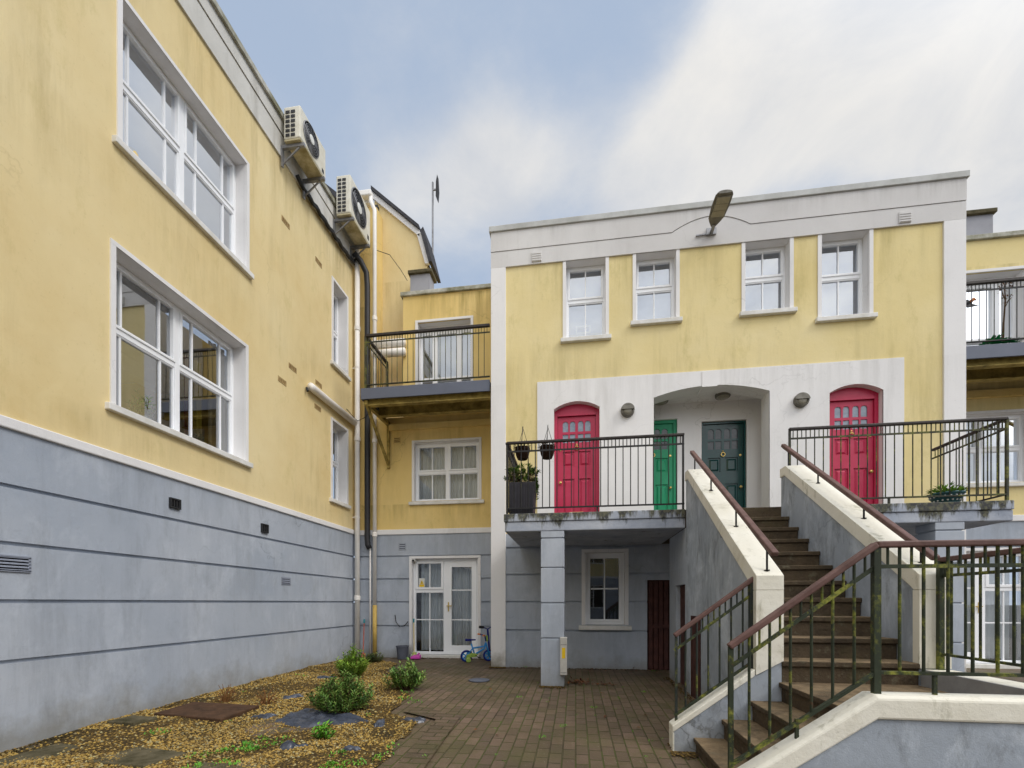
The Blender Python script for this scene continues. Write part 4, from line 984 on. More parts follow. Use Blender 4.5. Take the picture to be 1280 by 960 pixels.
# kerb wall on the far side of the lower flight
def zk(x): return .222 + (x - .82) * .755
P = [(.82, -.2), (.82, zk(.82) - .05), (XS0 - .001, zk(XS0) - .05), (XS0 - .001, -.2)]
mb = MB(); mb.prism([(x, YP, z) for x, z in P], [(x, YP + .14, z) for x, z in P]); kw = mb.build('kerb_wall', M['blue_dirty'], ST)
P = [(.806, zk(.806) - .055), (.806, zk(.806)), (XS0 - .02, zk(XS0 - .02)), (XS0 - .02, zk(XS0 - .02) - .055)]
mb = MB(); mb.prism([(x, YP - .008, z) for x, z in P], [(x, YP + .15, z) for x, z in P]); mb.box(.806, .8195, YP - .006, YP + .148, -.1, zk(.806) - .056); mb.build('coping', M['cream'], kw, bevel=.006)
P = [(XS0 - .001, -.2), (XS0 - .001, .65), (XS1, .77), (XS1, -.2)]
mb = MB(); mb.prism([(x, YP, z) for x, z in P], [(x, YP + .011, z) for x, z in P]); mb.build('wall_foot', M['blue_dirty'], wl)
# front parapet of the lower flight and landing, returning along the right side
zl_, xf, sl = .73, 1.667, .70
def zp(x): return zl_ - sl * max(0, xf - x)
def parapet_strip(mb, y0, y1, xs, lo, hi):
    for a, b in zip(xs, xs[1:]):
        mb.prism([(a, y0, zp(a) + lo), (b, y0, zp(b) + lo), (b, y0, zp(b) + hi), (a, y0, zp(a) + hi)], [(a, y1, zp(a) + lo), (b, y1, zp(b) + lo), (b, y1, zp(b) + hi), (a, y1, zp(a) + hi)])
xs = [.70, xf, XR1]
mb = MB()
for a, b in zip(xs, xs[1:]): mb.prism([(a, 2.79, -.3), (b, 2.79, -.3), (b, 2.79, zp(b) - .13), (a, 2.79, zp(a) - .13)], [(a, 2.93, -.3), (b, 2.93, -.3), (b, 2.93, zp(b) - .13), (a, 2.93, zp(a) - .13)])
mb.box(XR0, XR1, 2.93, YP + .01, -.3, .60); pw = mb.build('parapet_wall', M['blue_dirty'], ST)
mb = MB()
prof = lambda x: [(x, 2.772, zp(x) - .132), (x, 2.772, zp(x) - .012), (x, 2.80, zp(x)), (x, 2.925, zp(x)), (x, 2.925, zp(x) - .132)]
mb.sweep([prof(x) for x in xs])
mb.box(XR0 + .012, XR1 + .015, 2.926, YP - .013, .602, .729)
o = mb.build('coping', M['cream'], pw, bevel=.012)
mb = MB(); mb.box(XR0 - .004, XR0 + .0115, 2.927, YP - .013, .58, .728); mb.build('inner_face', M['concrete'], pw)

# railings and handrails of the stairs
railing('stair_railing', 'mossy green railing with brown handrail on the front parapet of the stairs', 'railing', None,
        [((.905, 2.85, .275, .985), (1.70, 2.85, .85, 1.58)), ((1.70, 2.85, .85, 1.58), (2.80, 2.85, .85, 1.58)), ((2.80, 2.85, .85, 1.58), (2.80, YP - .0, .85, 1.58))],
        (M['handrail'], M['rail_moss'], M['rail_moss']), (1.7, 2.85, .73),
        [(.915, 2.85, .20, .985, .013), (1.70, 2.85, .72, 1.57, .018), (1.28, 2.85, .44, .57, .009), (2.0, 2.85, .72, .86, .009), (2.79, YP - .03, .72, 1.57, .018), (2.795, 2.86, .72, 1.57, .018)],
        hr=(.05, .036), bal=.0085, sp=.118)
railing('stair_railing', 'short dark green railing with brown handrail at the left foot of the stairs', 'railing', None,
        [((.835, YP + .07, .285, .965), (1.478, YP + .07, .765, 1.456))],
        (M['handrail'], M['rail_moss'], M['rail']), (.84, YP + .07, .2), [(.85, YP + .07, .23, .965, .010), (1.452, YP + .07, .70, 1.44, .017)], hr=(.05, .036), bal=.0085, sp=.092)
def wall_handrail(label, x, ya, za, yb_, zb_):
    T = thing('handrail', label, 'handrail', (x, ya, za))
    mb = MB(); mb.bar((x, ya, za), (x, yb_, zb_), .055, .045); mb.build('handrail_bar', M['handrail'], T, bevel=.012)
    mb = MB(); mb.bar((x, ya + .03, za - .005), (x, yb_ - .02, zb_ - .04), .03, .012); mb.build('flat_bar', M['rail_dark'], T)
    for t in (.06, .34, .66, .94):
        y = ya + (yb_ - ya) * t; zr = za + (zb_ - za) * t - .03
        zc = 1.515 + max(0, min(y, 6.22) - 4.0) * (3.0 - 1.515) / 2.22 - .02
        k = MB(); k.tube([(x, y, zc), (x, y, zr)], .009, 8); k.lathe([(.022, 0), (.022, .008)], (x, y, zc + .018), 'z', 10); k.build('bracket', M['rail_dark'], T)
wall_handrail('brown handrail on the left wall of the upper stair flight', 1.567, 3.84, 1.63, 6.44, 3.30)
wall_handrail('brown handrail on the right wall of the upper stair flight', 2.77, 3.93, 1.59, 6.55, 3.37)

# ------------------------------------------------------------------ pipes and cables in the corner
def pipe(name, label, pts, r, mat, joints=(), n=12, extra=None):
    mb = MB(); mb.tube(pts, r, n); 
    T = thing(name, label, 'pipe', pts[-1]); mb.build('tube', mat, T, smooth=True)
    for (x, y, z) in joints:
        k = MB(); k.lathe([(r + .001, -.05), (r + .012, -.045), (r + .012, .035), (r + .001, .045)], (x, y, z), 'z', 14); k.build('socket', mat, T, smooth=False)
    for (x, y, z) in (extra or ()):
        k = MB(); k.lathe([(r + .006, -.015), (r + .006, .015)], (x, y, z), 'z', 12); k.bar((x, y, z), (x - .12, y + .02, z), .03, .03); k.build('clip', mat, T)
    return T
p1 = (-4.70, 9.26)
pipe('drainpipe', 'thick white drainpipe down the corner, leftmost of the pipes', [(*p1, 9.1), (*p1, 4.97), (*p1, .03)], .055, M['gutterpipe'], [(*p1, 4.8), (*p1, 1.35), (*p1, 7.2)], extra=[(*p1, 6.35), (*p1, 3.1)])
p2 = (-4.475, 9.27)
pipe('pipe', 'fat black pipe running down the corner between two white pipes', [(p2[0] - .22, 9.1, 8.72), (p2[0] - .12, 9.2, 8.62), (p2[0] - .02, 9.27, 8.40), (*p2, 8.1), (*p2, 5), (*p2, 2.62), (p2[0] + .01, 9.27, 2.5), (p2[0] + .05, 9.28, 2.42)], .06, M['blackpipe'])
p3 = (-4.31, 9.28)
pipe('drainpipe', 'slim white drainpipe hanging from the gutter, rightmost of the corner pipes', [(p3[0] - .12, 9.34, 10.10), (p3[0] - .11, 9.33, 9.98), (p3[0], 9.28, 9.75), (*p3, 9.5), (*p3, 1.2)], .042, M['gutterpipe'], [(*p3, 2.72), (*p3, 4.75), (*p3, 7.4)])
pipe('pipe', 'short yellow painted pipe stub beneath the slim white drainpipe', [(*p3, 1.19), (*p3, .05)], .046, M['yellowpipe'])
pipe('pipe', 'thin pale pipe dropping from the end of the black pipe', [(-4.42, 9.30, 2.44), (-4.42, 9.30, .05)], .018, M['gutterpipe'])
T = thing('pipe', 'white pipe lagging running sideways along the left wing above its small lower window', 'pipe', (XL + .08, 7.58, 5.14))
mb = MB(); mb.tube([(XL + .075, 7.56, 5.145), (XL + .075, 7.62, 5.145), (XL + .075, 9.2, 5.14)], .068, 14); mb.build('tube', M['gutterpipe'], T, smooth=True)
mb = MB(); mb.tube([(XL, 7.60, 5.12), (XL + .03, 7.52, 5.10), (XL + .06, 7.50, 5.03)], .02, 8); mb.build('pipe_end', M['dark'], T)
T = thing('pipe', 'pair of stacked white pipe covers on the wall behind the left steel balcony', 'pipe', (-4.0, YR - .08, 6.7))
for z in (6.82, 6.62):
    mb = MB(); mb.tube([(-4.36, YR - .10, z), (-3.62, YR - .10, z)], .085, 14); mb.build('pipe_cover', M['gutterpipe'], T, smooth=True, bevel=0)
cab = [(XL + .05, 7.2, 8.62)]
for i in range(1, 26):
    y = 7.2 + 1.98 * i / 25; cab.append((XL + .06 + .012 * math.sin(i * 1.9), y, 8.56 - .012 * abs(math.sin(i * 1.3)) + .10 * max(0, (y - 8.8))))
mb = MB(); mb.tube(cab + [(-4.69, 9.14, 8.68)], .035, 8); mb.tube([(p[0] + .03, p[1], p[2] - .05) for p in cab[3:]], .018, 6)
tag(mb.build('cable_bundle', M['blackpipe'], smooth=True), 'black cable bundle along the top of the left wing under the air conditioners', 'cable')
mb = MB(); mb.tube([(-4.33, YR - .01, 8.95), (-4.0, YR - .02, 8.80), (-3.75, YR - .02, 8.45), (-3.6, YR - .02, 8.2)], .007, 6); tag(mb.build('cable', M['dark']), 'thin cable sagging across the tall yellow gable', 'cable')
mb = MB(); mb.tube([(-4.88, 9.0, 5.42), (-4.79, 9.0, 5.33), (-4.70, 9.15, 5.2), (-4.66, 9.2, 5.17), (-4.52, 9.2, 5.22), (-4.40, 9.2, 5.34)], .008, 6)
tag(mb.build('cable', M['dark']), 'loose grey cable looped around the thick white drainpipe', 'cable')

# ------------------------------------------------------------------ air conditioners
def air_con(label, y0, y1, z0, z1, xa, xb):
    T = thing('air_conditioner', label, 'air conditioner', (xa, (y0 + y1) / 2, z0))
    fx = side_px(xb); H = z1 - z0; L = y1 - y0
    mb = MB(); mb.box(xa, xb, y0 + .004, y1, z0 + .03, z1); o = mb.build('casing', M['ac'], T, bevel=.018)
    mb = MB(); mb.box(xa + .005, xb - .005, y0 + .01, y1 - .005, z0, z0 + .029); mb.build('base', M['ac_under'], T, bevel=.006)
    # side grille: two columns of square openings facing the yard
    mb = MB(); n = max(6, int(H / .085)); w = (xb - xa)
    for i in range(n):
        z = z0 + .06 + (H - .10) * i / n; h = (H - .10) / n * .62
        for c in (.12, .44):
            mb.box(xa + w * c, xa + w * (c + .25), y0 - .004, y0 + .0, z, z + h)
    mb.build('side_grille', M['dark'], T)
    cy, cz, rr = y0 + L * .40, z0 + H * .52, min(H, L) * .40
    c = (xb, cy, cz)
    mb = MB(); mb.lathe([(rr * 1.04, -.01), (rr * 1.04, .012), (rr, .018), (rr, .002)], c, 'x', 36)
    for k in range(1, 7): mb.torus((xb + .014, cy, cz), rr * k / 7.0, .0035, 'x', 36, 5)
    for k in range(24):
        a = 2 * math.pi * k / 24; mb.bar((xb + .012, cy, cz), (xb + .012, cy + rr * math.cos(a), cz + rr * math.sin(a)), .004, .004)
    mb.build('fan_grille', M['steel'], T)
    mb = MB(); mb.lathe([(.001, .001), (rr * .98, .002)], c, 'x', 32); f = mb.build('fan_opening', M['fan'], T)
    mb = MB(); mb.lathe([(rr * .3, .004), (rr * .3, .022), (rr * .2, .028), (.002, .028)], c, 'x', 18); mb.build('fan_hub', M['whitep'], T)
    mb = MB()
    for k in range(3):
        a = 2 * math.pi * k / 3 + .4
        p = [(xb + .003, cy + rr * q * math.cos(a + da), cz + rr * q * math.sin(a + da)) for q, da in ((.22, -.3), (.85, -.25), (.9, .35), (.25, .3))]
        mb.face(p)
    mb.build('fan_blades', M['steel'], T)
    mb = MB(); mb.box(xb - .001, xb + .003, y1 - L * .17, y1 - L * .09, z0 + H * .12, z0 + H * .24); mb.build('badge', M['dark'], T)
    for y in (y0 + L * .10, y1 - L * .12):
        mb = MB(); mb.box(XL - .0, xb + .03, y - .022, y + .022, z0 - .055, z0 - .003); mb.box(XL + .031, XL + .06, y - .022, y + .022, z0 - .34, z0 - .056)
        mb.bar((XL + .05, y, z0 - .30), (xb - .06, y, z0 - .06), .02, .02); mb.build('bracket', M['rust'] if False else M['steel'], T)
    return T
air_con('air conditioner on brackets on the left wing, nearer to the camera', 6.74, 7.50, 8.73, 9.28, -4.69, -4.40)
air_con('air conditioner on brackets on the left wing, farther and next to the corner pipes', 8.34, 9.22, 8.88, 9.66, -4.68, -4.38)
# antenna
T = thing('antenna', 'thin rooftop mast with a small panel aerial standing by the left chimney', 'antenna', (-3.34, 10.35, 7.6))
mb = MB(); mb.tube([(-3.34, 10.30, 7.6), (-3.34, 10.30, 11.16)], .022, 8); mb.build('mast', M['steel'], T)
mb = MB(); q = [(-3.25, 10.78), (-3.245, 11.12), (-3.215, 11.28), (-3.195, 10.95), (-3.215, 10.70)]; mb.prism([(x, 10.24, z) for x, z in q], [(x, 10.36, z) for x, z in q]); mb.build('aerial_panel', M['dark'], T)
mb = MB(); mb.bar((-3.35, 10.3, 10.98), (-3.22, 10.3, 10.98), .03, .03); mb.bar((-3.62, 10.3, 9.25), (-3.34, 10.3, 9.25), .02, .02); mb.build('bracket', M['steel'], T)

# ------------------------------------------------------------------ lamps
T = thing('wall_lamp', 'grey street lantern head sticking out from the parapet on a short bracket', 'street lamp', (2.30, YF - .04, 7.62))
mb = MB(); mb.box(2.22, 2.38, YF - .07, YF - .039, 7.55, 7.66); mb.tube([(2.30, YF - .07, 7.58), (2.30, YF - .14, 7.58), (2.30, YF - .22, 7.60)], .03, 10); mb.bar((2.05, YF - .05, 7.565), (2.24, YF - .05, 7.575), .02, .02); mb.build('bracket', M['steel'], T)
def lantern_loops(sec): return sec
secs = [(YF - .17, .04, .04), (YF - .25, .085, .06), (YF - .34, .125, .075), (YF - .55, .14, .08), (YF - .74, .135, .06), (YF - .79, .11, .04)]
mb = MB(); prev = None
def sec_loop(y, w, h):
    z = 7.60 - (y - (YF - .2)) * .03
    return [(2.30 + w * math.cos(a), y, z + (h * math.sin(a) if math.sin(a) > 0 else .25 * h * math.sin(a))) for a in [2 * math.pi * i / 20 for i in range(20)]]
for (a, b) in zip(secs, secs[1:]): mb.prism(sec_loop(*a), sec_loop(*b))
mb.build('lantern_head', M['lamp_body'], T, smooth=False)
mb = MB()
for i, (a, b) in enumerate(((YF - .38, YF - .49), (YF - .505, YF - .615), (YF - .63, YF - .74))):
    mb.prism([(2.2, a, 7.578), (2.4, a, 7.578), (2.4, a, 7.61), (2.2, a, 7.61)], [(2.2, b, 7.585), (2.4, b, 7.585), (2.4, b, 7.61), (2.2, b, 7.61)])
mb.build('diffuser', M['lamp_glass'], T)
for x, lab in ((.905, 'round grey bulkhead lamp on the white wall beside the left raspberry door'), (3.735, 'round grey bulkhead lamp between the porch and the right raspberry door')):
    T = thing('wall_lamp', lab, 'wall lamp', (x, YF - .02, 4.63))
    mb = MB(); mb.lathe([(.118, .0), (.118, -.05), (.108, -.075), (.088, -.082), (.088, -.05)], (x, YF - .018, 4.63), 'y', 28); mb.build('lamp_ring', M['lamp_body'], T, smooth=False)
    mb = MB(); mb.lathe([(.09, -.05), (.08, -.066), (.05, -.076), (.004, -.08)], (x, YF - .018, 4.63), 'y', 24); mb.build('diffuser', M['lamp_glass'], T, smooth=True)
    mb = MB(); P = [(x + .112 * math.cos(a), 4.63 + .112 * math.sin(a)) for a in [math.pi * i / 12 for i in range(13)]]
    mb.prism([(a, YF - .08, b) for a, b in P], [(a, YF - .112 + .02 * (b - 4.63) / .11, b) for a, b in P]); mb.build('eyelid', M['lamp_body'], T)
for x, y, lab in ((2.62, YF + .38, 'flat dark lamp on the porch ceiling above the teal door'), (1.56, YF + .45, 'flat dark lamp on the porch ceiling near the emerald door')):
    T = thing('ceiling_lamp', lab, 'ceiling lamp', (x, y, 4.99))
    mb = MB(); mb.lathe([(.13, 0), (.13, -.04), (.12, -.055)], (x, y, 4.995), 'z', 24); mb.build('lamp_ring', M['lamp_body'], T)
    mb = MB(); mb.lathe([(.115, -.05), (.08, -.075), (.004, -.08)], (x, y, 4.995), 'z', 24); mb.build('diffuser', M['lamp_glass'], T, smooth=True)
T = thing('security_camera', 'tiny white camera under the head of the left french door frame', 'camera', (-3.45, YR - .02, 2.14))
mb = MB(); mb.box(-3.48, -3.42, YR - .06, YR + .05, 2.13, 2.18); mb.build('camera_body', M['whitep'], T, bevel=.008)
mb = MB(); mb.lathe([(.022, 0), (.022, -.03), (.01, -.032)], (-3.45, YR - .06, 2.145), 'y', 12); mb.build('camera_lens', M['dark'], T)
# meter box on the column
T = thing('meter_box', 'tall white meter box with a yellow sticker fixed to the left blue column', 'meter box', (-.16, YS, .5))
mb = MB(); mb.box(-.215, -.118, YS - .07, YS + .006, .235, .765); mb.build('box', M['mortar_box'], T, bevel=.008)
mb = MB(); mb.box(-.190, -.143, YS - .0725, YS - .0703, .47, .62); mb.build('sticker', M['yellow_sign'], T)
mb = MB(); mb.box(-.208, -.125, YS - .0722, YS - .0703, .66, .664); mb.box(-.208, -.125, YS - .0722, YS - .0703, .27, .274); mb.build('lid_seam', M['dark'], T)

# ------------------------------------------------------------------ plants
def leaf(mb, p, d, L, W, up=(0, 0, 1)):
    d = Vector(d).normalized(); s = d.cross(Vector(up))
    if s.length < 1e-3: s = Vector((1, 0, 0))
    s.normalize(); n = s.cross(d); p = Vector(p)
    a, b, c = p + d * L * .45 + s * W / 2 + n * W * .12, p + d * L - n * L * .08, p + d * L * .45 - s * W / 2 + n * W * .12
    k = len(mb.v); mb.v += [tuple(p), tuple(a), tuple(b), tuple(c)]; mb.f += [(k, k + 1, k + 2), (k, k + 2, k + 3)]; mb.mi += [0, 0]
def bush(name, label, cat, x, y, z, rad, hgt, stems, per, L, W, mat, seed, group=None, flat=.0, lopside=(0, 0)):
    rr = random.Random(seed); T = thing(name, label, cat, (x, y, z), group); lf = MB(); stm = MB()
    for i in range(stems):
        a = rr.uniform(0, 6.283); q = math.sqrt(rr.random()); R0 = rad * q * rr.uniform(.75, 1.1); top = hgt * (1 - .55 * q * q) * rr.uniform(.72, 1.08)
        e = Vector((x + R0 * math.cos(a) + lopside[0] * top, y + R0 * math.sin(a) + lopside[1] * top, z + max(.03, top)))
        b = Vector((x + .12 * R0 * math.cos(a), y + .12 * R0 * math.sin(a), z - .02)); m_ = (b + e) / 2 + Vector((R0 * .18 * math.cos(a), R0 * .18 * math.sin(a), -.1 * top + flat * top))
        pts = [b.lerp(m_, t * 2) if t < .5 else m_.lerp(e, t * 2 - 1) for t in (0, .25, .5, .75, 1)]
        stm.tube(pts, [.006, .005, .004, .003, .002], 5)
        for j in range(per):
            t = .25 + .75 * (j + rr.random()) / per
            p = b.lerp(m_, t * 2) if t < .5 else m_.lerp(e, t * 2 - 1)
            ax = (e - m_).normalized(); th = j * 2.4 + rr.uniform(-.4, .4)
            o1 = ax.orthogonal().normalized(); o2 = ax.cross(o1); d = ax * rr.uniform(.25, .9) + (o1 * math.cos(th) + o2 * math.sin(th)) * rr.uniform(.7, 1.1) + Vector((0, 0, .2))
            leaf(lf, p, d, L * rr.uniform(.7, 1.25), W * rr.uniform(.8, 1.2))
    lf.build('foliage', M[mat], T); stm.build('stem', M['bark'], T); return T
GS = 'young shrubs planted in the gravel bed'
bush('shrub', 'broad mid green shrub beside the biggest black membrane patch in the gravel', 'shrub', -2.57, 4.72, .03, .37, .43, 120, 24, .060, .021, 'leaf_mid', 1, GS, lopside=(.05, 0))
bush('shrub', 'upright lime green shrub against the left wing', 'shrub', -3.52, 6.75, .06, .27, .48, 80, 22, .066, .022, 'leaf_lime', 2, GS)
bush('shrub', 'open dark leaved shrub at the edge of the pavers in front of the french door', 'shrub', -2.34, 5.95, .05, .28, .41, 64, 20, .068, .024, 'leaf_mid', 3, GS, lopside=(.08, 0))
bush('shrub', 'small low dark shrub at the foot of the corner pipes', 'shrub', -3.92, 8.45, .06, .22, .24, 40, 14, .05, .02, 'leaf_dark', 4, GS)
bush('weed', 'small bright green weed in the gravel in front of the black membrane', 'weed', -2.27, 3.85, .0, .12, .15, 16, 9, .05, .03, 'leaf_bright', 5)
# dead stems beside the rusty plate
for x, y, s, lab in ((-4.22, 4.95, 11, 'dead brown plant stump behind the rusty plate near the wall'), (-3.66, 4.92, 12, 'dead pale brown tuft at the right corner of the rusty plate')):
    rr = random.Random(s); T = thing('dead_plant', lab, 'dead plant', (x, y, .02)); mb = MB(); lf = MB()
    for i in range(26):
        a = rr.uniform(0, 6.28); r_ = rr.uniform(.03, .13); h = rr.uniform(.08, .26)
        mb.tube([(x + .02 * math.cos(a), y + .02 * math.sin(a), 0), (x + r_ * .5 * math.cos(a), y + r_ * .5 * math.sin(a), h * .6), (x + r_ * math.cos(a + .3), y + r_ * math.sin(a + .3), h)], [.006, .004, .002], 5)
        leaf(lf, (x + r_ * .8 * math.cos(a), y + r_ * .8 * math.sin(a), h * .7), (math.cos(a), math.sin(a), rr.uniform(-.6, .4)), .06, .016)
    mb.build('stem', M['dry'], T); lf.build('dry_leaves', M['leaf_dead'], T)
# low weeds scattered through the bed and between the pavers
mb = MB(); rr = random.Random(21)
def tuft(x, y, r_, n, L):
    for i in range(n):
        a = rr.uniform(0, 6.28); q = r_ * math.sqrt(rr.random()); px, py = x + q * math.cos(a), y + q * math.sin(a)
        leaf(mb, (px, py, G(px, py) + .025), (rr.uniform(-1, 1), rr.uniform(-1, 1), rr.uniform(.3, 1.4)), L * rr.uniform(.6, 1.3), L * rr.uniform(.3, .5))
for i in range(70):
    x, y = rr.uniform(-2.9, -1.5), rr.uniform(2.9, 3.75)
    if ragged(x, y) and mnoise.noise((x * 2, y * 2, 17)) > -.05: tuft(x, y, rr.uniform(.03, .09), 16, .03)
for i in range(60):
    x, y = rr.uniform(-4.7, -1.5), rr.uniform(3.1, 7.2)
    if ragged(x, y) and mnoise.noise((x * 1.5, y * 1.5, 27)) > .15: tuft(x, y, .05, 8, .025)
for x, y in ((-2.1, 5.35), (-2.2, 5.7), (-1.9, 5.2), (-3.0, 3.25), (-3.9, 3.75)): tuft(x, y, .1, 30, .03)
for i in range(42):
    x, y = rr.uniform(-1.2, .8), rr.uniform(3.0, 6.8); x = round(x / .108) * .108; tuft(x, y, .02, 3, .018)
for x, y in ((-.12, 4.45), (.5, 3.4), (-.3, 4.1), (-.7, 5.6), (.9, 6.1), (.2, 5.2), (1.3, 7.9), (-.9, 8.1)): tuft(x, y, .04, 16, .022)
o = mb.build('weeds', M['leaf_bright']); o['kind'] = 'stuff'
mb = MB(); rr = random.Random(5)
for i in range(150):
    z_ = rr.random()
    if z_ < .55: x, y = rr.gauss(.05, .12), rr.gauss(6.72, .12)
    elif z_ < .72: x, y = rr.gauss(.42, .10), rr.gauss(6.6, .05)
    elif z_ < .9: x, y = rr.uniform(.2, 1.4), rr.gauss(8.0, .12)
    else: x, y = rr.uniform(-1.2, 1.3), rr.uniform(4, 8)
    leaf(mb, (x, y, G(x, y) + rr.uniform(.014, .03)), (rr.uniform(-1, 1), rr.uniform(-1, 1), rr.uniform(-.1, .35)), rr.uniform(.035, .075), rr.uniform(.02, .04))
o = mb.build('fallen_leaves', M['leaf_dead']); o['kind'] = 'stuff'
# scraps of black membrane showing through the gravel
def sheet(label, cx, cy, w, h, rot, seed, lift=.10):
    mb = MB(); nu, nv = 40, 28; rr = random.Random(seed); ph = [rr.uniform(0, 6) for _ in range(4)]
    for j in range(nv + 1):
        for i in range(nu + 1):
            a, b = i / nu * 2 - 1, j / nv * 2 - 1
            k = 1 + .22 * math.sin(3 * math.atan2(b, a) + ph[0]) + .10 * math.sin(7 * math.atan2(b, a) + ph[1])
            e = max(abs(a), abs(b)); L = math.hypot(a, b) or 1; a2, b2 = a / L * e * k, b / L * e * k
            x, y = a2 * w / 2, b2 * h / 2; X, Y = cx + x * math.cos(rot) - y * math.sin(rot), cy + x * math.sin(rot) + y * math.cos(rot)
            f = max(0, 1 - e) ** .5; z = GZ(X, Y) - .016 + .03 * (1 - e ** 6) + lift * min(1, f * 1.6) * (.35 * abs(mnoise.noise((X * 4 + ph[2], Y * 9, ph[3]))) + .25 * abs(mnoise.noise((X * 9 + ph[2], Y * 16, ph[1])))) + .012 * mnoise.noise((X * 17, Y * 21, ph[1])) * f
            mb.v.append((X, Y, z))
    for j in range(nv):
        for i in range(nu): a = j * (nu + 1) + i; mb.f.append((a, a + 1, a + nu + 2, a + nu + 1)); mb.mi.append(0)
    tag(mb.build('plastic_sheet', M['black_sheet'], smooth=True), label, 'plastic sheet', 'scraps of black weed membrane in the gravel')
for a in (('largest scrap of wrinkled black membrane, under the broad shrub', -2.70, 4.44, 1.05, .52, -.25, 1, .16), ('black membrane scrap just left of the largest one', -3.32, 4.46, .24, .14, .5, 2),
          ('small black membrane scrap towards the wall behind the broad shrub', -3.54, 5.24, .26, .13, .4, 3), ('black membrane scrap in the foreground gravel, left of the bright weed', -2.40, 3.56, .22, .11, .6, 4),
          ('upright looking black membrane scrap right of the broad shrub', -1.95, 4.32, .11, .26, .2, 5), ('black membrane flap curling over the brick edge', -1.66, 4.52, .24, .13, .1, 6, .05),
          ('tiny black membrane scrap nearest the brick edge in the foreground', -1.88, 3.60, .14, .07, .1, 7), ('dark membrane scrap behind the lime green shrub', -3.86, 6.55, .30, .22, .3, 8, .08)): sheet(*a)
# plates, slabs and covers lying on the ground
def plate(name, label, cat, pts, z, th, mat, bevel=.01, grp=None):
    mb = MB(); mb.prism([(x, y, G(x, y) + z - th) for x, y in pts], [(x, y, G(x, y) + z) for x, y in pts]); return tag(mb.build(name, mat, bevel=bevel), label, cat, grp)
plate('metal_plate', 'flat rusty brown plate lying in the gravel by the left wing', 'plate', [(-4.50, 4.28), (-3.60, 4.17), (-3.60, 4.74), (-4.50, 4.80)], .05, .05, M['rust'])
plate('paving_slab', 'broken brown slab beside the rusty plate at the wall', 'slab', [(-4.66, 3.92), (-4.32, 3.90), (-4.28, 4.12), (-4.60, 4.16)], .06, .05, M['moss_dark'])
plate('paving_slab', 'mossy concrete slab at the lower edge of the gravel', 'slab', [(-3.78, 3.02), (-3.24, 3.0), (-3.16, 3.30), (-3.70, 3.38)], .035, .06, M['moss_dark'])
plate('paving_slab', 'second mossy slab at the bottom edge of the picture, right of the first', 'slab', [(-2.9, 2.75), (-2.35, 2.72), (-2.3, 3.16), (-2.85, 3.14)], .03, .06, M['moss_dark'])
plate('paving_slab', 'dark mossy slab at the bottom left corner against the wall', 'slab', [(-4.6, 2.9), (-3.95, 2.85), (-3.9, 3.35), (-4.55, 3.42)], .012, .06, M['moss_dark'])
mb = MB(); mb.lathe([(.16, 0), (.16, .012), (.14, .016), (.02, .016)], (-1.45, 6.72, G(0, 6.72) + .006), 'z', 24); tag(mb.build('drain_cover', M['grille_dark']), 'round grey cover set in the pavers in front of the white pier', 'drain cover')

# ------------------------------------------------------------------ things by the french door
T = thing('bucket', 'small grey plant bucket by the left side of the french door', 'bucket', (-3.62, 9.12, .06))
mb = MB(); mb.lathe([(.10, .06), (.125, .31), (.135, .31), (.135, .335), (.118, .335), (.112, .26)], (-3.62, 9.12, 0), 'z', 20); mb.build('pot', M['grille_dark'], T, smooth=False)
mb = MB(); mb.lathe([(.113, .27), (.06, .30), (.004, .31)], (-3.62, 9.12, 0), 'z', 16); mb.build('soil', M['rust'], T)
T = thing('dustpan', 'bright pink dustpan on the ground in front of the french door', 'dustpan', (-3.28, 9.06, .06))
mb = MB(); mb.prism([(-3.40, 9.0, .075), (-3.20, 9.0, .075), (-3.20, 9.0, .12), (-3.40, 9.0, .12)], [(-3.38, 9.16, .075), (-3.22, 9.16, .075), (-3.22, 9.16, .15), (-3.38, 9.16, .15)]); mb.build('pan', M['pink'], T, bevel=.01)
mb = MB(); mb.bar((-3.30, 9.15, .13), (-3.30, 9.26, .17), .03, .02); mb.build('handle', M['pink'], T)
for lab, a, b, m1, m2 in (('pale broom stick with teal top leaning on the left frame of the french door', (-3.37, 9.14, .10), (-3.43, 9.28, .90), 'woodstick', 'tealp'), ('red stick with teal top leaning in the corner behind the drainpipe', (-4.52, 9.16, .06), (-4.57, 9.32, .88), 'redp', 'tealp')):
    T = thing('broom', lab, 'broom', a); A, B = Vector(a), Vector(b)
    mb = MB(); mb.tube([A, A.lerp(B, .9)], .012, 8); mb.build('stick', M[m1], T)
    mb = MB(); mb.tube([A.lerp(B, .9), B], .018, 8); mb.build('grip', M[m2], T)
    mb = MB(); mb.prism([A + Vector((-.05, -.02, -.02)), A + Vector((.05, -.02, -.02)), A + Vector((.04, .02, .10)), A + Vector((-.04, .02, .10))], [A + Vector((-.05, .02, -.02)), A + Vector((.05, .02, -.02)), A + Vector((.04, .04, .10)), A + Vector((-.04, .04, .10))]); mb.build('brush', M['limep'] if m1 == 'woodstick' else M['redp'], T)
mb = MB(); mb.tube([(-3.88, YR - .02, .98), (-3.85, YR - .03, .82), (-3.76, YR - .04, .72), (-3.66, YR - .04, .74), (-3.58, YR - .03, .84)], .008, 6); tag(mb.build('cable', M['dark']), 'short black cable loop on the blue wall left of the french door', 'cable')
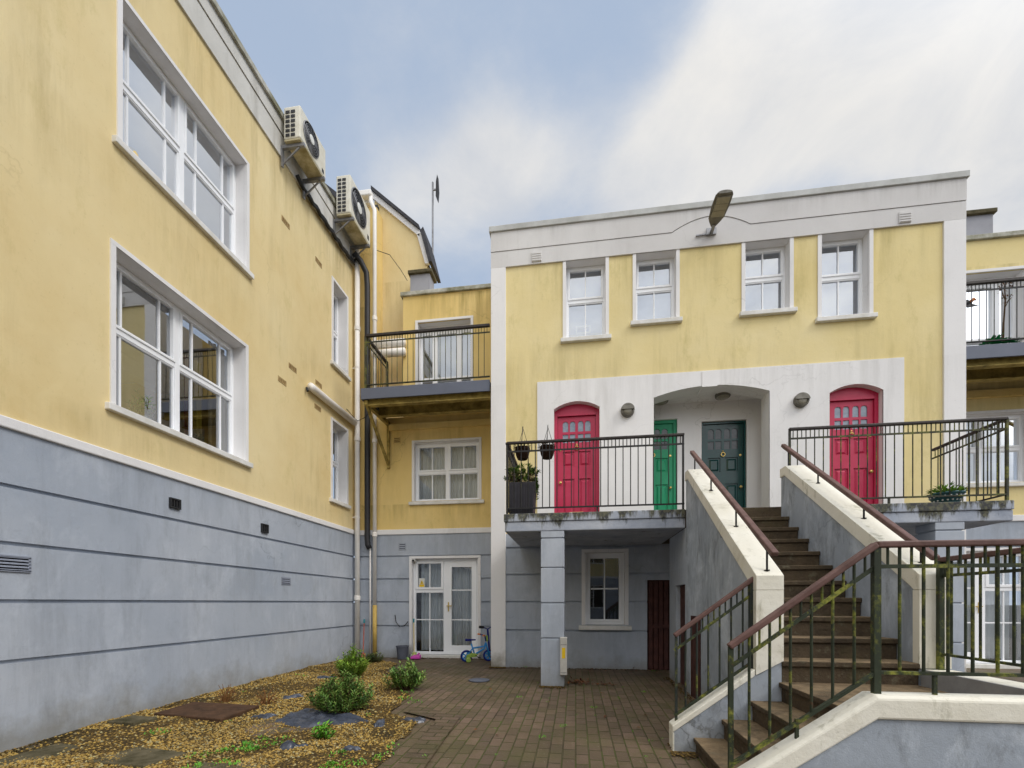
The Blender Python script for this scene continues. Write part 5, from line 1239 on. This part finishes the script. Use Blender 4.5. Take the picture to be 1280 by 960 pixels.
# child's bicycle
def bicycle():
    T = thing('bicycle', "child's blue bicycle with navy saddle and training wheels beside the french door", 'bicycle', (-2.0, 8.85, .06))
    A = Vector((-2.155, 8.78, .065)); B = Vector((-1.74, 8.98, .065)); f = (B - A).normalized(); s = f.cross(Vector((0, 0, 1))); Z = Vector((0, 0, 1)); r = .118
    P = lambda a, h, o=0: A + f * a + Z * h + s * o
    L = (B - A).length
    def wheel(c, st):
        M4 = Matrix.Translation(c) @ Matrix((( f.x, s.x, 0, 0), (f.y, s.y, 0, 0), (0, 0, 1, 0), (0, 0, 0, 1)))
        def tr(mb): mb.v = [tuple(M4 @ Vector(v)) for v in mb.v]; return mb
        mb = MB(); mb.torus((0, 0, 0), r - .016, .018, 'y', 28, 8); w = tr(mb).build('wheel', M['navy'], T, smooth=True)
        mb = MB(); mb.torus((0, 0, 0), r - .038, .008, 'y', 24, 6)
        for k in range(5):
            a = 2 * math.pi * k / 5; mb.bar((0, 0, 0), ((r - .04) * math.cos(a), 0, (r - .04) * math.sin(a)), .022, .01, (0, 1, 0))
        mb.lathe([(.018, -.02), (.018, .02)], (0, 0, 0), 'y', 10); tr(mb).build('rim', M['bluep'], w)
    wheel(A + Z * r, 0); wheel(B + Z * r, 0)
    hd = P(L - .06, .40)
    mb = MB(); seat = P(.10, .36); bb = P(.17, r + .02)
    mb.tube([seat, bb], .016, 8); mb.tube([P(.125, .27), P(L - .10, .30), P(L - .055, .38)], .017, 8); mb.tube([bb, P(L - .09, .26), P(L - .06, .36)], .018, 8)
    for o in (-.03, .03):
        mb.tube([P(.125, .26, o * .5), P(0, r, o)], .009, 6); mb.tube([bb, P(0, r, o)], .009, 6); mb.tube([P(L - .05, .36, o * .4), P(L - .03, .26, o), P(L, r, o)], .012, 6)
    mb.build('frame', M['bluep'], T, smooth=True)
    mb = MB(); mb.prism([P(-.02, .415, -.05), P(-.02, .415, .05), P(-.02, .46, .05), P(-.02, .46, -.05)], [P(.19, .425, -.018), P(.19, .425, .018), P(.19, .45, .018), P(.19, .45, -.018)]); mb.tube([P(.10, .35), P(.095, .42)], .012, 8); mb.build('saddle', M['navy'], T, bevel=.012)
    mb = MB(); mb.tube([hd, P(L - .08, .50)], .014, 8); mb.tube([P(L - .13, .53, -.17), P(L - .09, .52, -.06), P(L - .085, .50, 0), P(L - .09, .52, .06), P(L - .13, .53, .17)], .010, 8); h = mb.build('handlebar', M['navy'], T)
    mb = MB(); [mb.tube([P(L - .13, .53, o), P(L - .17, .535, o * 1.32)], .018, 8) for o in (-.17, .17)]; mb.build('grips', M['orange'], h)
    mb = MB(); mb.prism([P(L - .02, .40, -.05), P(L - .02, .40, .05), P(L - .03, .52, .05), P(L - .03, .52, -.05)], [P(L - .05, .40, -.05), P(L - .05, .40, .05), P(L - .06, .52, .05), P(L - .06, .52, -.05)]); mb.build('number_plate', M['limep'], T, bevel=.01)
    mb = MB(); mb.prism([P(-.02, r - .03, .035), P(.20, r - .02, .035), P(.23, r + .04, .035), P(.10, r + .06, .035), P(0, r + .03, .035)], [P(-.02, r - .03, .045), P(.20, r - .02, .045), P(.23, r + .04, .045), P(.10, r + .06, .045), P(0, r + .03, .045)]); mb.build('chain_guard', M['limep'], T, bevel=.006)
    mb = MB(); mb.bar(bb + s * .05, bb + s * .05 + f * .07 - Z * .05, .012, .012); mb.bar(bb - s * .05, bb - s * .05 - f * .07 + Z * .05, .012, .012)
    for o, q, zq in ((.09, .07, -.05), (-.09, -.07, .05)): c = bb + s * o + f * q + Z * zq; mb.bar(c - f * .03, c + f * .03, .05, .015)
    mb.build('pedals', M['dark'], T)
    for o in (-.11, .11):
        M4 = Matrix.Translation(P(.02, .052, o)) @ Matrix((( f.x, s.x, 0, 0), (f.y, s.y, 0, 0), (0, 0, 1, 0), (0, 0, 0, 1)))
        mb = MB(); mb.torus((0, 0, 0), .034, .018, 'y', 18, 8); mb.lathe([(.034, -.01), (.034, .01)], (0, 0, 0), 'y', 12); mb.v = [tuple(M4 @ Vector(v)) for v in mb.v]; mb.bar(P(0, r, o * .4), P(.02, .06, o * .9), .01, .016); mb.build('training_wheel', M['limep'] if o > 0 else M['whitep'], T)
bicycle()
T = thing('scooter', 'dark scooter mostly hidden behind the white pier, its black grip above the bicycle', 'scooter', (-1.78, 9.12, .06))
mb = MB(); mb.tube([(-1.74, 9.14, .10), (-1.80, 9.16, .70)], .02, 8); mb.tube([(-1.86, 9.02, .74), (-1.80, 9.16, .70), (-1.74, 9.28, .74)], .012, 8); mb.build('stem', M['navy'], T)
mb = MB(); mb.tube([(-1.86, 9.0, .745), (-1.91, 8.92, .755)], .03, 10); mb.build('grip', M['dark'], T)
mb = MB(); mb.box(-1.76, -1.60, 9.1, 9.2, .12, .15); mb.build('deck', M['navy'], T)
mb = MB(); mb.torus((-1.74, 9.14, .11), .04, .015, 'x', 16, 6); mb.build('wheel', M['dark'], T)

# ------------------------------------------------------------------ balcony plants
FZ = 2.515
T = thing('planter', 'tall charcoal planter with trailing greenery in the left corner of the left concrete balcony', 'planter', (-.77, 6.66, FZ))
mb = MB(); mb.prism([(-.93, 6.50, FZ), (-.61, 6.50, FZ), (-.61, 6.80, FZ), (-.93, 6.80, FZ)], [(-.96, 6.48, 2.99), (-.58, 6.48, 2.99), (-.58, 6.82, 2.99), (-.96, 6.82, 2.99)])
for i in range(9): mb.bar((-.945 + .04 * i, 6.49, FZ + .03), (-.95 + .042 * i, 6.476, 2.96), .012, .01)
mb.build('box', M['planter'], T, bevel=.008)
lf = MB(); sm = MB(); rr = random.Random(31)
for i in range(80):
    x, y = rr.uniform(-.93, -.61), rr.uniform(6.5, 6.8); a = rr.uniform(0, 6.28); o = rr.uniform(.02, .16); h = rr.uniform(.05, .26) if rr.random() < .8 else rr.uniform(-.25, .05)
    if h < 0: x = -.62; o = .06; a = rr.uniform(-.5, .5)
    e = (x + o * math.cos(a), y + o * math.sin(a), 3.0 + h); mid = (x + o * .6 * math.cos(a), y + o * .6 * math.sin(a), 3.02 + max(h, 0) * .7)
    sm.tube([(x, y, 2.96), mid, e], [.004, .003, .002], 5)
    for j in range(22):
        t = rr.random(); p = Vector(mid).lerp(Vector(e), t); leaf(lf, p, (rr.uniform(-1, 1), rr.uniform(-1, 1), rr.uniform(-.5, .8)), rr.uniform(.03, .06), rr.uniform(.014, .026))
lf.build('foliage', M['leaf_mid'], T); sm.build('stem', M['bark'], T)
for x, lab in ((-.775, 'brown wicker hanging basket on the railing in front of the yellow wall strip'), (-.41, 'brown wicker hanging basket on the railing beside the left raspberry door')):
    y = YS + .20; zt = 3.53; T = thing('hanging_basket', lab, 'hanging basket', (x, y, zt - .2))
    mb = MB(); mb.lathe([(.03, zt - .19), (.07, zt - .18), (.095, zt - .12), (.105, zt - .05), (.11, zt - .03), (.11, zt - .01), (.098, zt - .01), (.09, zt - .05)], (x, y, 0), 'z', 22)
    for k in range(5): mb.torus((x, y, zt - .05 - .028 * k), .107 - .008 * k - (.010 if k == 4 else 0), .007, 'z', 22, 6)
    mb.build('basket', M['basket'], T)
    mb = MB(); top = (x + .01, y, 3.80)
    for k in range(3): a = 2.1 * k + .4; mb.tube([(x + .105 * math.cos(a), y + .105 * math.sin(a), zt - .02), top], .0035, 5)
    mb.tube([top, (x + .01, y - .02, 3.83), (x + .01, y - .07, 3.80), (x + .01, y - .15, 3.56)], .004, 5); mb.build('chain', M['dark'], T)
    lf = MB(); rr = random.Random(int(x * 100))
    for i in range(80): a = rr.uniform(0, 6.28); q = .10 * math.sqrt(rr.random()); leaf(lf, (x + q * math.cos(a), y + q * math.sin(a), zt - .03 + rr.uniform(0, .05)), (math.cos(a), math.sin(a), rr.uniform(-.4, 1.6)), rr.uniform(.03, .08), .015)
    lf.build('foliage', M['leaf_dead'] if x > -.5 else M['leaf_dark'], T)
T = thing('potted_plant', 'leafy plant in a teal bowl with pale dots on the right concrete balcony', 'potted plant', (4.78, 6.62, FZ))
mb = MB(); mb.lathe([(.09, FZ), (.13, FZ + .03), (.175, FZ + .13), (.185, FZ + .135), (.185, FZ + .15), (.165, FZ + .15), (.15, FZ + .11)], (4.78, 6.62, 0), 'z', 26); mb.build('bowl', M['bowl'], T, smooth=True)
mb = MB()
for k in range(18):
    for zz_, rr_ in ((.05, .139), (.10, .163)):
        a = 2 * math.pi * (k + (.5 if zz_ > .06 else 0)) / 18; c = (4.78 + rr_ * math.cos(a), 6.62 + rr_ * math.sin(a), FZ + zz_); mb.lathe([(.002, -.012), (.011, -.006), (.011, .006), (.002, .012)], c, 'z', 6)
mb.build('dots', M['whitep'], T)
lf = MB(); rr = random.Random(77)
for i in range(260): a = rr.uniform(0, 6.28); q = .17 * math.sqrt(rr.random()); leaf(lf, (4.78 + q * math.cos(a), 6.62 + q * math.sin(a), FZ + .12 + rr.uniform(0, .14) * (1.2 - q / .17)), (math.cos(a), math.sin(a), rr.uniform(.1, 1.6)), rr.uniform(.05, .1), rr.uniform(.016, .03))
lf.build('foliage', M['leaf_lime'], T)
# right steel balcony
T = thing('artificial_plant', 'heap of bright green plastic leaves on the right steel balcony', 'artificial plant', (6.82, 8.45, 5.37))
lf = MB(); rr = random.Random(90)
for i in range(340):
    a = rr.uniform(0, 6.28); q = .27 * math.sqrt(rr.random()); h = .17 * (1 - q / .29)
    leaf(lf, (6.82 + q * math.cos(a), 8.45 + q * .5 * math.sin(a), 5.38 + h + rr.uniform(0, .05)), (math.cos(a), math.sin(a), rr.uniform(-.3, .9)), rr.uniform(.05, .1), rr.uniform(.03, .05))
lf.build('foliage', M['tarp'], T)
T = thing('dried_plant', 'thin dry branching stem standing behind the right steel balcony railing', 'plant', (7.05, 8.6, 5.37))
mb = MB(); mb.lathe([(.07, 5.36), (.09, 5.5), (.08, 5.5)], (7.05, 8.6, 0), 'z', 14); mb.build('pot', M['rust'], T)
mb = MB(); mb.tube([(7.05, 8.6, 5.4), (7.06, 8.6, 5.9), (7.07, 8.58, 6.3), (7.05, 8.58, 6.55)], [.014, .012, .01, .006], 6); mb.tube([(7.07, 8.58, 6.25), (7.0, 8.56, 6.42), (6.95, 8.55, 6.5)], .006, 5); mb.tube([(7.065, 8.58, 6.15), (7.14, 8.56, 6.35)], .006, 5); mb.build('stem', M['bark'], T)
lf = MB()
for i in range(40): leaf(lf, (7.05 + rr.uniform(-.1, .12), 8.57, 6.3 + rr.uniform(-.1, .28)), (rr.uniform(-1, 1), -.4, rr.uniform(-.8, .5)), .06, .022)
lf.build('dry_leaves', M['dry'], T)
T = thing('ornament', 'dark and orange bird shaped ornament hanging at the right steel balcony rail', 'ornament', (6.30, 8.34, 6.1))
mb = MB(); mb.tube([(6.16, 8.34, 6.06), (6.24, 8.34, 6.10), (6.32, 8.34, 6.14), (6.38, 8.34, 6.13)], [.006, .05, .045, .008], 10); mb.build('body', M['dark'], T, smooth=True)
mb = MB(); mb.prism([(6.24, 8.33, 6.10), (6.34, 8.33, 6.13), (6.44, 8.28, 6.05), (6.30, 8.28, 6.03)], [(6.24, 8.345, 6.10), (6.34, 8.345, 6.13), (6.44, 8.295, 6.05), (6.30, 8.295, 6.03)]); mb.build('wing', M['dark'], T)
mb = MB(); mb.tube([(6.36, 8.34, 6.14), (6.42, 8.34, 6.19), (6.46, 8.34, 6.17)], [.03, .025, .006], 8); mb.build('head', M['orange'], T, smooth=True)
mb = MB(); mb.tube([(6.32, 8.34, 6.17), (6.32, 8.27, 6.36)], .003, 5); mb.build('cord', M['dark'], T)

# ------------------------------------------------------------------ things on the window ledges of the left wing
bush('house_plant', 'feathery green plant in a white pot inside the lower paired window', 'house plant', XL - .33, 4.75, 3.47, .16, .30, 30, 14, .05, .016, 'leaf_lime', 41)
T = [o for o in COL.objects if o.name.startswith('house_plant')][0]
mb = MB(); mb.lathe([(.06, 3.33), (.085, 3.47), (.075, 3.47)], (XL - .33, 4.75, 0), 'z', 18); mb.build('pot', M['whitep'], T)
T2 = bush('house_plant', 'small green plant in a white cup at the right end of the lower window ledge', 'house plant', XL - .33, 5.55, 3.42, .10, .16, 18, 10, .05, .02, 'leaf_mid', 42)
mb = MB(); mb.lathe([(.04, 3.33), (.06, 3.43), (.05, 3.43)], (XL - .33, 5.55, 0), 'z', 16); mb.build('pot', M['whitep'], T2)
T = thing('table_lamp', 'small lamp with cream shade behind the left pane of the upper paired window', 'table lamp', (XL - .27, 4.58, 6.17))
mb = MB(); mb.lathe([(.05, 6.16), (.05, 6.18), (.012, 6.2), (.012, 6.34)], (XL - .27, 4.55, 0), 'z', 14); mb.build('lamp_base', M['whitep'], T)
mb = MB(); mb.lathe([(.10, 6.32), (.06, 6.46)], (XL - .27, 4.55, 0), 'z', 18); mb.build('lamp_shade', M['cream_plate'], T)
T = thing('jug', 'white round jug on the ledge at the right end of the upper paired window', 'jug', (XL - .27, 5.7, 6.17))
mb = MB(); mb.lathe([(.04, 6.16), (.085, 6.22), (.09, 6.30), (.05, 6.38), (.055, 6.42)], (XL - .27, 5.72, 0), 'z', 18); mb.build('body', M['whitep'], T, smooth=True)
mb = MB(); mb.torus((XL - .27, 5.62, 6.30), .05, .01, 'x', 14, 6); mb.build('handle', M['whitep'], T)
T = thing('picture_frame', 'pale frame and folded cloth standing behind the lower left panes of the leftmost front window', 'frame', (.1, YF + .28, 6.05))
mb = MB(); mb.box(-.11, .47, YF + .262, YF + .30, 6.03, 6.22); mb.build('folded_cloth', M['whitep'], T, bevel=.01)
mb = MB(); fr0 = lambda u, z, d: (u, YF + .27 + d, z); ring(mb, fr0, .0, .28, 6.221, 6.37, .03, -.01, .02); mb.build('frame', M['upvc'], T)

# ------------------------------------------------------------------ sky, sun, camera
w = bpy.data.worlds.new('World'); scene.world = w; w.use_nodes = True
n, l = w.node_tree.nodes, w.node_tree.links
bg = n['Background']
SUN_EL, SUN_AZ = 44.0, 114.0      # azimuth clockwise from +Y
sky = n.new('ShaderNodeTexSky'); sky.sky_type = 'NISHITA'; sky.sun_disc = False; sky.sun_elevation = R(SUN_EL); sky.sun_rotation = R(SUN_AZ); sky.air_density = 1.0; sky.dust_density = 1.2; sky.ozone_density = 1.0
def wm(op, a, b=0.0, clamp=False):
    m = n.new('ShaderNodeMath'); m.operation = op; m.use_clamp = clamp
    for s_, v in ((m.inputs[0], a), (m.inputs[1], b)):
        if isinstance(v, (float, int)): s_.default_value = v
        else: l.new(v, s_)
    return m.outputs[0]
tc = n.new('ShaderNodeTexCoord'); sx = n.new('ShaderNodeSeparateXYZ'); l.new(tc.outputs['Generated'], sx.inputs[0])
zz = wm('MAXIMUM', sx.outputs[2], 0.0); den = wm('ADD', zz, .22)
px, py = wm('DIVIDE', sx.outputs[0], den), wm('DIVIDE', sx.outputs[1], den)
cb = n.new('ShaderNodeCombineXYZ'); l.new(px, cb.inputs[0]); l.new(py, cb.inputs[1])
def wn(scale, det, rough, loc, dist=0.0):
    mp = n.new('ShaderNodeMapping'); mp.inputs['Location'].default_value = loc; l.new(cb.outputs[0], mp.inputs[0])
    t = n.new('ShaderNodeTexNoise'); t.inputs['Scale'].default_value = scale; t.inputs['Detail'].default_value = det; t.inputs['Roughness'].default_value = rough; t.inputs['Distortion'].default_value = dist
    l.new(mp.outputs[0], t.inputs['Vector']); return t.outputs['Fac']
big = wn(1.3, 8, .6, (1.3, .4, 0), .3)
fine = wn(4.2, 9, .66, (5, 2, 0), .25)
# banks of cloud: where they stand in the sky dome (direction, tightness, weight), broken up by noise
BANKS = [((0.243, 0.617, 0.749), 356, 0.8), ((0.336, 0.617, 0.712), 200, 0.8), ((0.431, 0.6, 0.674), 200, 0.85), ((0.511, 0.588, 0.627), 139, 0.9), ((0.193, 0.645, 0.739), 556, 0.5), ((0.282, 0.664, 0.693), 312, 0.7), ((0.208, 0.693, 0.69), 356, 0.75), ((0.133, 0.715, 0.687), 408, 0.7), ((0.076, 0.74, 0.668), 312, 0.6), ((0.218, 0.727, 0.651), 408, 0.6), ((-0.037, 0.715, 0.698), 556, 0.55), ((-0.124, 0.698, 0.706), 556, 0.6), ((-0.192, 0.711, 0.677), 408, 0.55), ((-0.279, 0.693, 0.665), 556, 0.45), ((-0.105, 0.746, 0.657), 312, 0.5), ((-0.344, 0.716, 0.607), 200, 0.4), ((0.566, 0.652, 0.504), 408, 0.9), ((0.535, 0.68, 0.501), 408, 0.6), ((0.418, 0.645, 0.64), 408, 0.5), ((-0.43, 0.576, 0.695), 556, 0.2), ((-0.268, 0.607, 0.749), 312, 0.16), ((0.519, 0.616, 0.593), 800, 0.5)]
def wdot(d):
    v = n.new('ShaderNodeVectorMath'); v.operation = 'DOT_PRODUCT'; l.new(tc.outputs['Generated'], v.inputs[0]); v.inputs[1].default_value = d; return v.outputs['Value']
def smooth(x, a, b):
    m = n.new('ShaderNodeMapRange'); m.interpolation_type = 'SMOOTHSTEP'; m.inputs[1].default_value = a; m.inputs[2].default_value = b; l.new(x, m.inputs[0]); return m.outputs[0]
f = None
for d_, k_, w_ in BANKS:
    t_ = wm('MULTIPLY', wm('POWER', wm('MAXIMUM', wdot(d_), 0.0), float(k_)), w_); f = t_ if f is None else wm('ADD', f, t_)
behind = smooth(wdot((.1, -.64, .77)), .35, .8)
f = wm('ADD', wm('MINIMUM', f, 1.0), wm('MULTIPLY', behind, .7))
f = wm('ADD', f, wm('ADD', wm('MULTIPLY', wm('SUBTRACT', big, .5), 1.0), wm('MULTIPLY', wm('SUBTRACT', fine, .5), 1.0)))
mr = n.new('ShaderNodeMapRange'); mr.interpolation_type = 'SMOOTHSTEP'; mr.inputs[1].default_value = -.12; mr.inputs[2].default_value = 1.02; l.new(f, mr.inputs[0])
mask = mr.outputs[0]
# cloud shade, and brightness added to the sky outside the view
shade = wn(3.0, 8, .62, (2, 8, 0), .4)
cr = n.new('ShaderNodeValToRGB'); cr.color_ramp.elements[0].position = .32; cr.color_ramp.elements[1].position = .68
cr.color_ramp.elements[0].color = (.64, .665, .71, 1); cr.color_ramp.elements[1].color = (.85, .835, .81, 1); l.new(shade, cr.inputs[0])
sd = Vector((math.sin(R(SUN_AZ)) * math.cos(R(SUN_EL)), math.cos(R(SUN_AZ)) * math.cos(R(SUN_EL)), math.sin(R(SUN_EL))))
dp = n.new('ShaderNodeVectorMath'); dp.operation = 'DOT_PRODUCT'; l.new(tc.outputs['Generated'], dp.inputs[0]); dp.inputs[1].default_value = sd
gain = wm('ADD', wm('MULTIPLY', smooth(wdot((.36, -.40, .84)), .40, .92), 1.9), 1.0)     # extra overcast brightness added overhead and behind the camera, unseen, to light the walls
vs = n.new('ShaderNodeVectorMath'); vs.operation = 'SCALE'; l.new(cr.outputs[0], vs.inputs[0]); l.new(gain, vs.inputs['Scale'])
sk = n.new('ShaderNodeVectorMath'); sk.operation = 'SCALE'; l.new(sky.outputs[0], sk.inputs[0]); sk.inputs['Scale'].default_value = .09
hz = n.new('ShaderNodeMix'); hz.data_type = 'RGBA'; hz.inputs['Factor'].default_value = .8; l.new(sk.outputs[0], hz.inputs['A']); hz.inputs['B'].default_value = (.49, .60, .775, 1)
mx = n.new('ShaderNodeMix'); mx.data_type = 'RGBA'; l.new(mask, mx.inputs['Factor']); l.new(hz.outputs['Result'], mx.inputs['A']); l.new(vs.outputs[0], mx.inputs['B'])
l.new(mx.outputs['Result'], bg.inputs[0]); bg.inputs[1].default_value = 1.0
sun = bpy.data.lights.new('sun', 'SUN'); sun.energy = 1.3; sun.angle = R(18); sun.color = (1, .95, .88)
so = bpy.data.objects.new('sun', sun); COL.objects.link(so); so.rotation_euler = (-sd).to_track_quat('-Z', 'Y').to_euler()

cam = bpy.data.cameras.new('camera'); co = bpy.data.objects.new('camera', cam); COL.objects.link(co); scene.camera = co
co.location = (0, 0, 1.25); a = math.atan((719.6 - 640) / 565)
co.rotation_euler = (R(90), 0, a)
cam.sensor_width = 36; cam.lens = 36 * 565 / 1280; cam.shift_y = (753 - 480) / 1280; cam.clip_start = .05; cam.clip_end = 2000
scene.view_settings.view_transform = 'Standard'; scene.view_settings.look = 'None'; scene.view_settings.exposure = 0
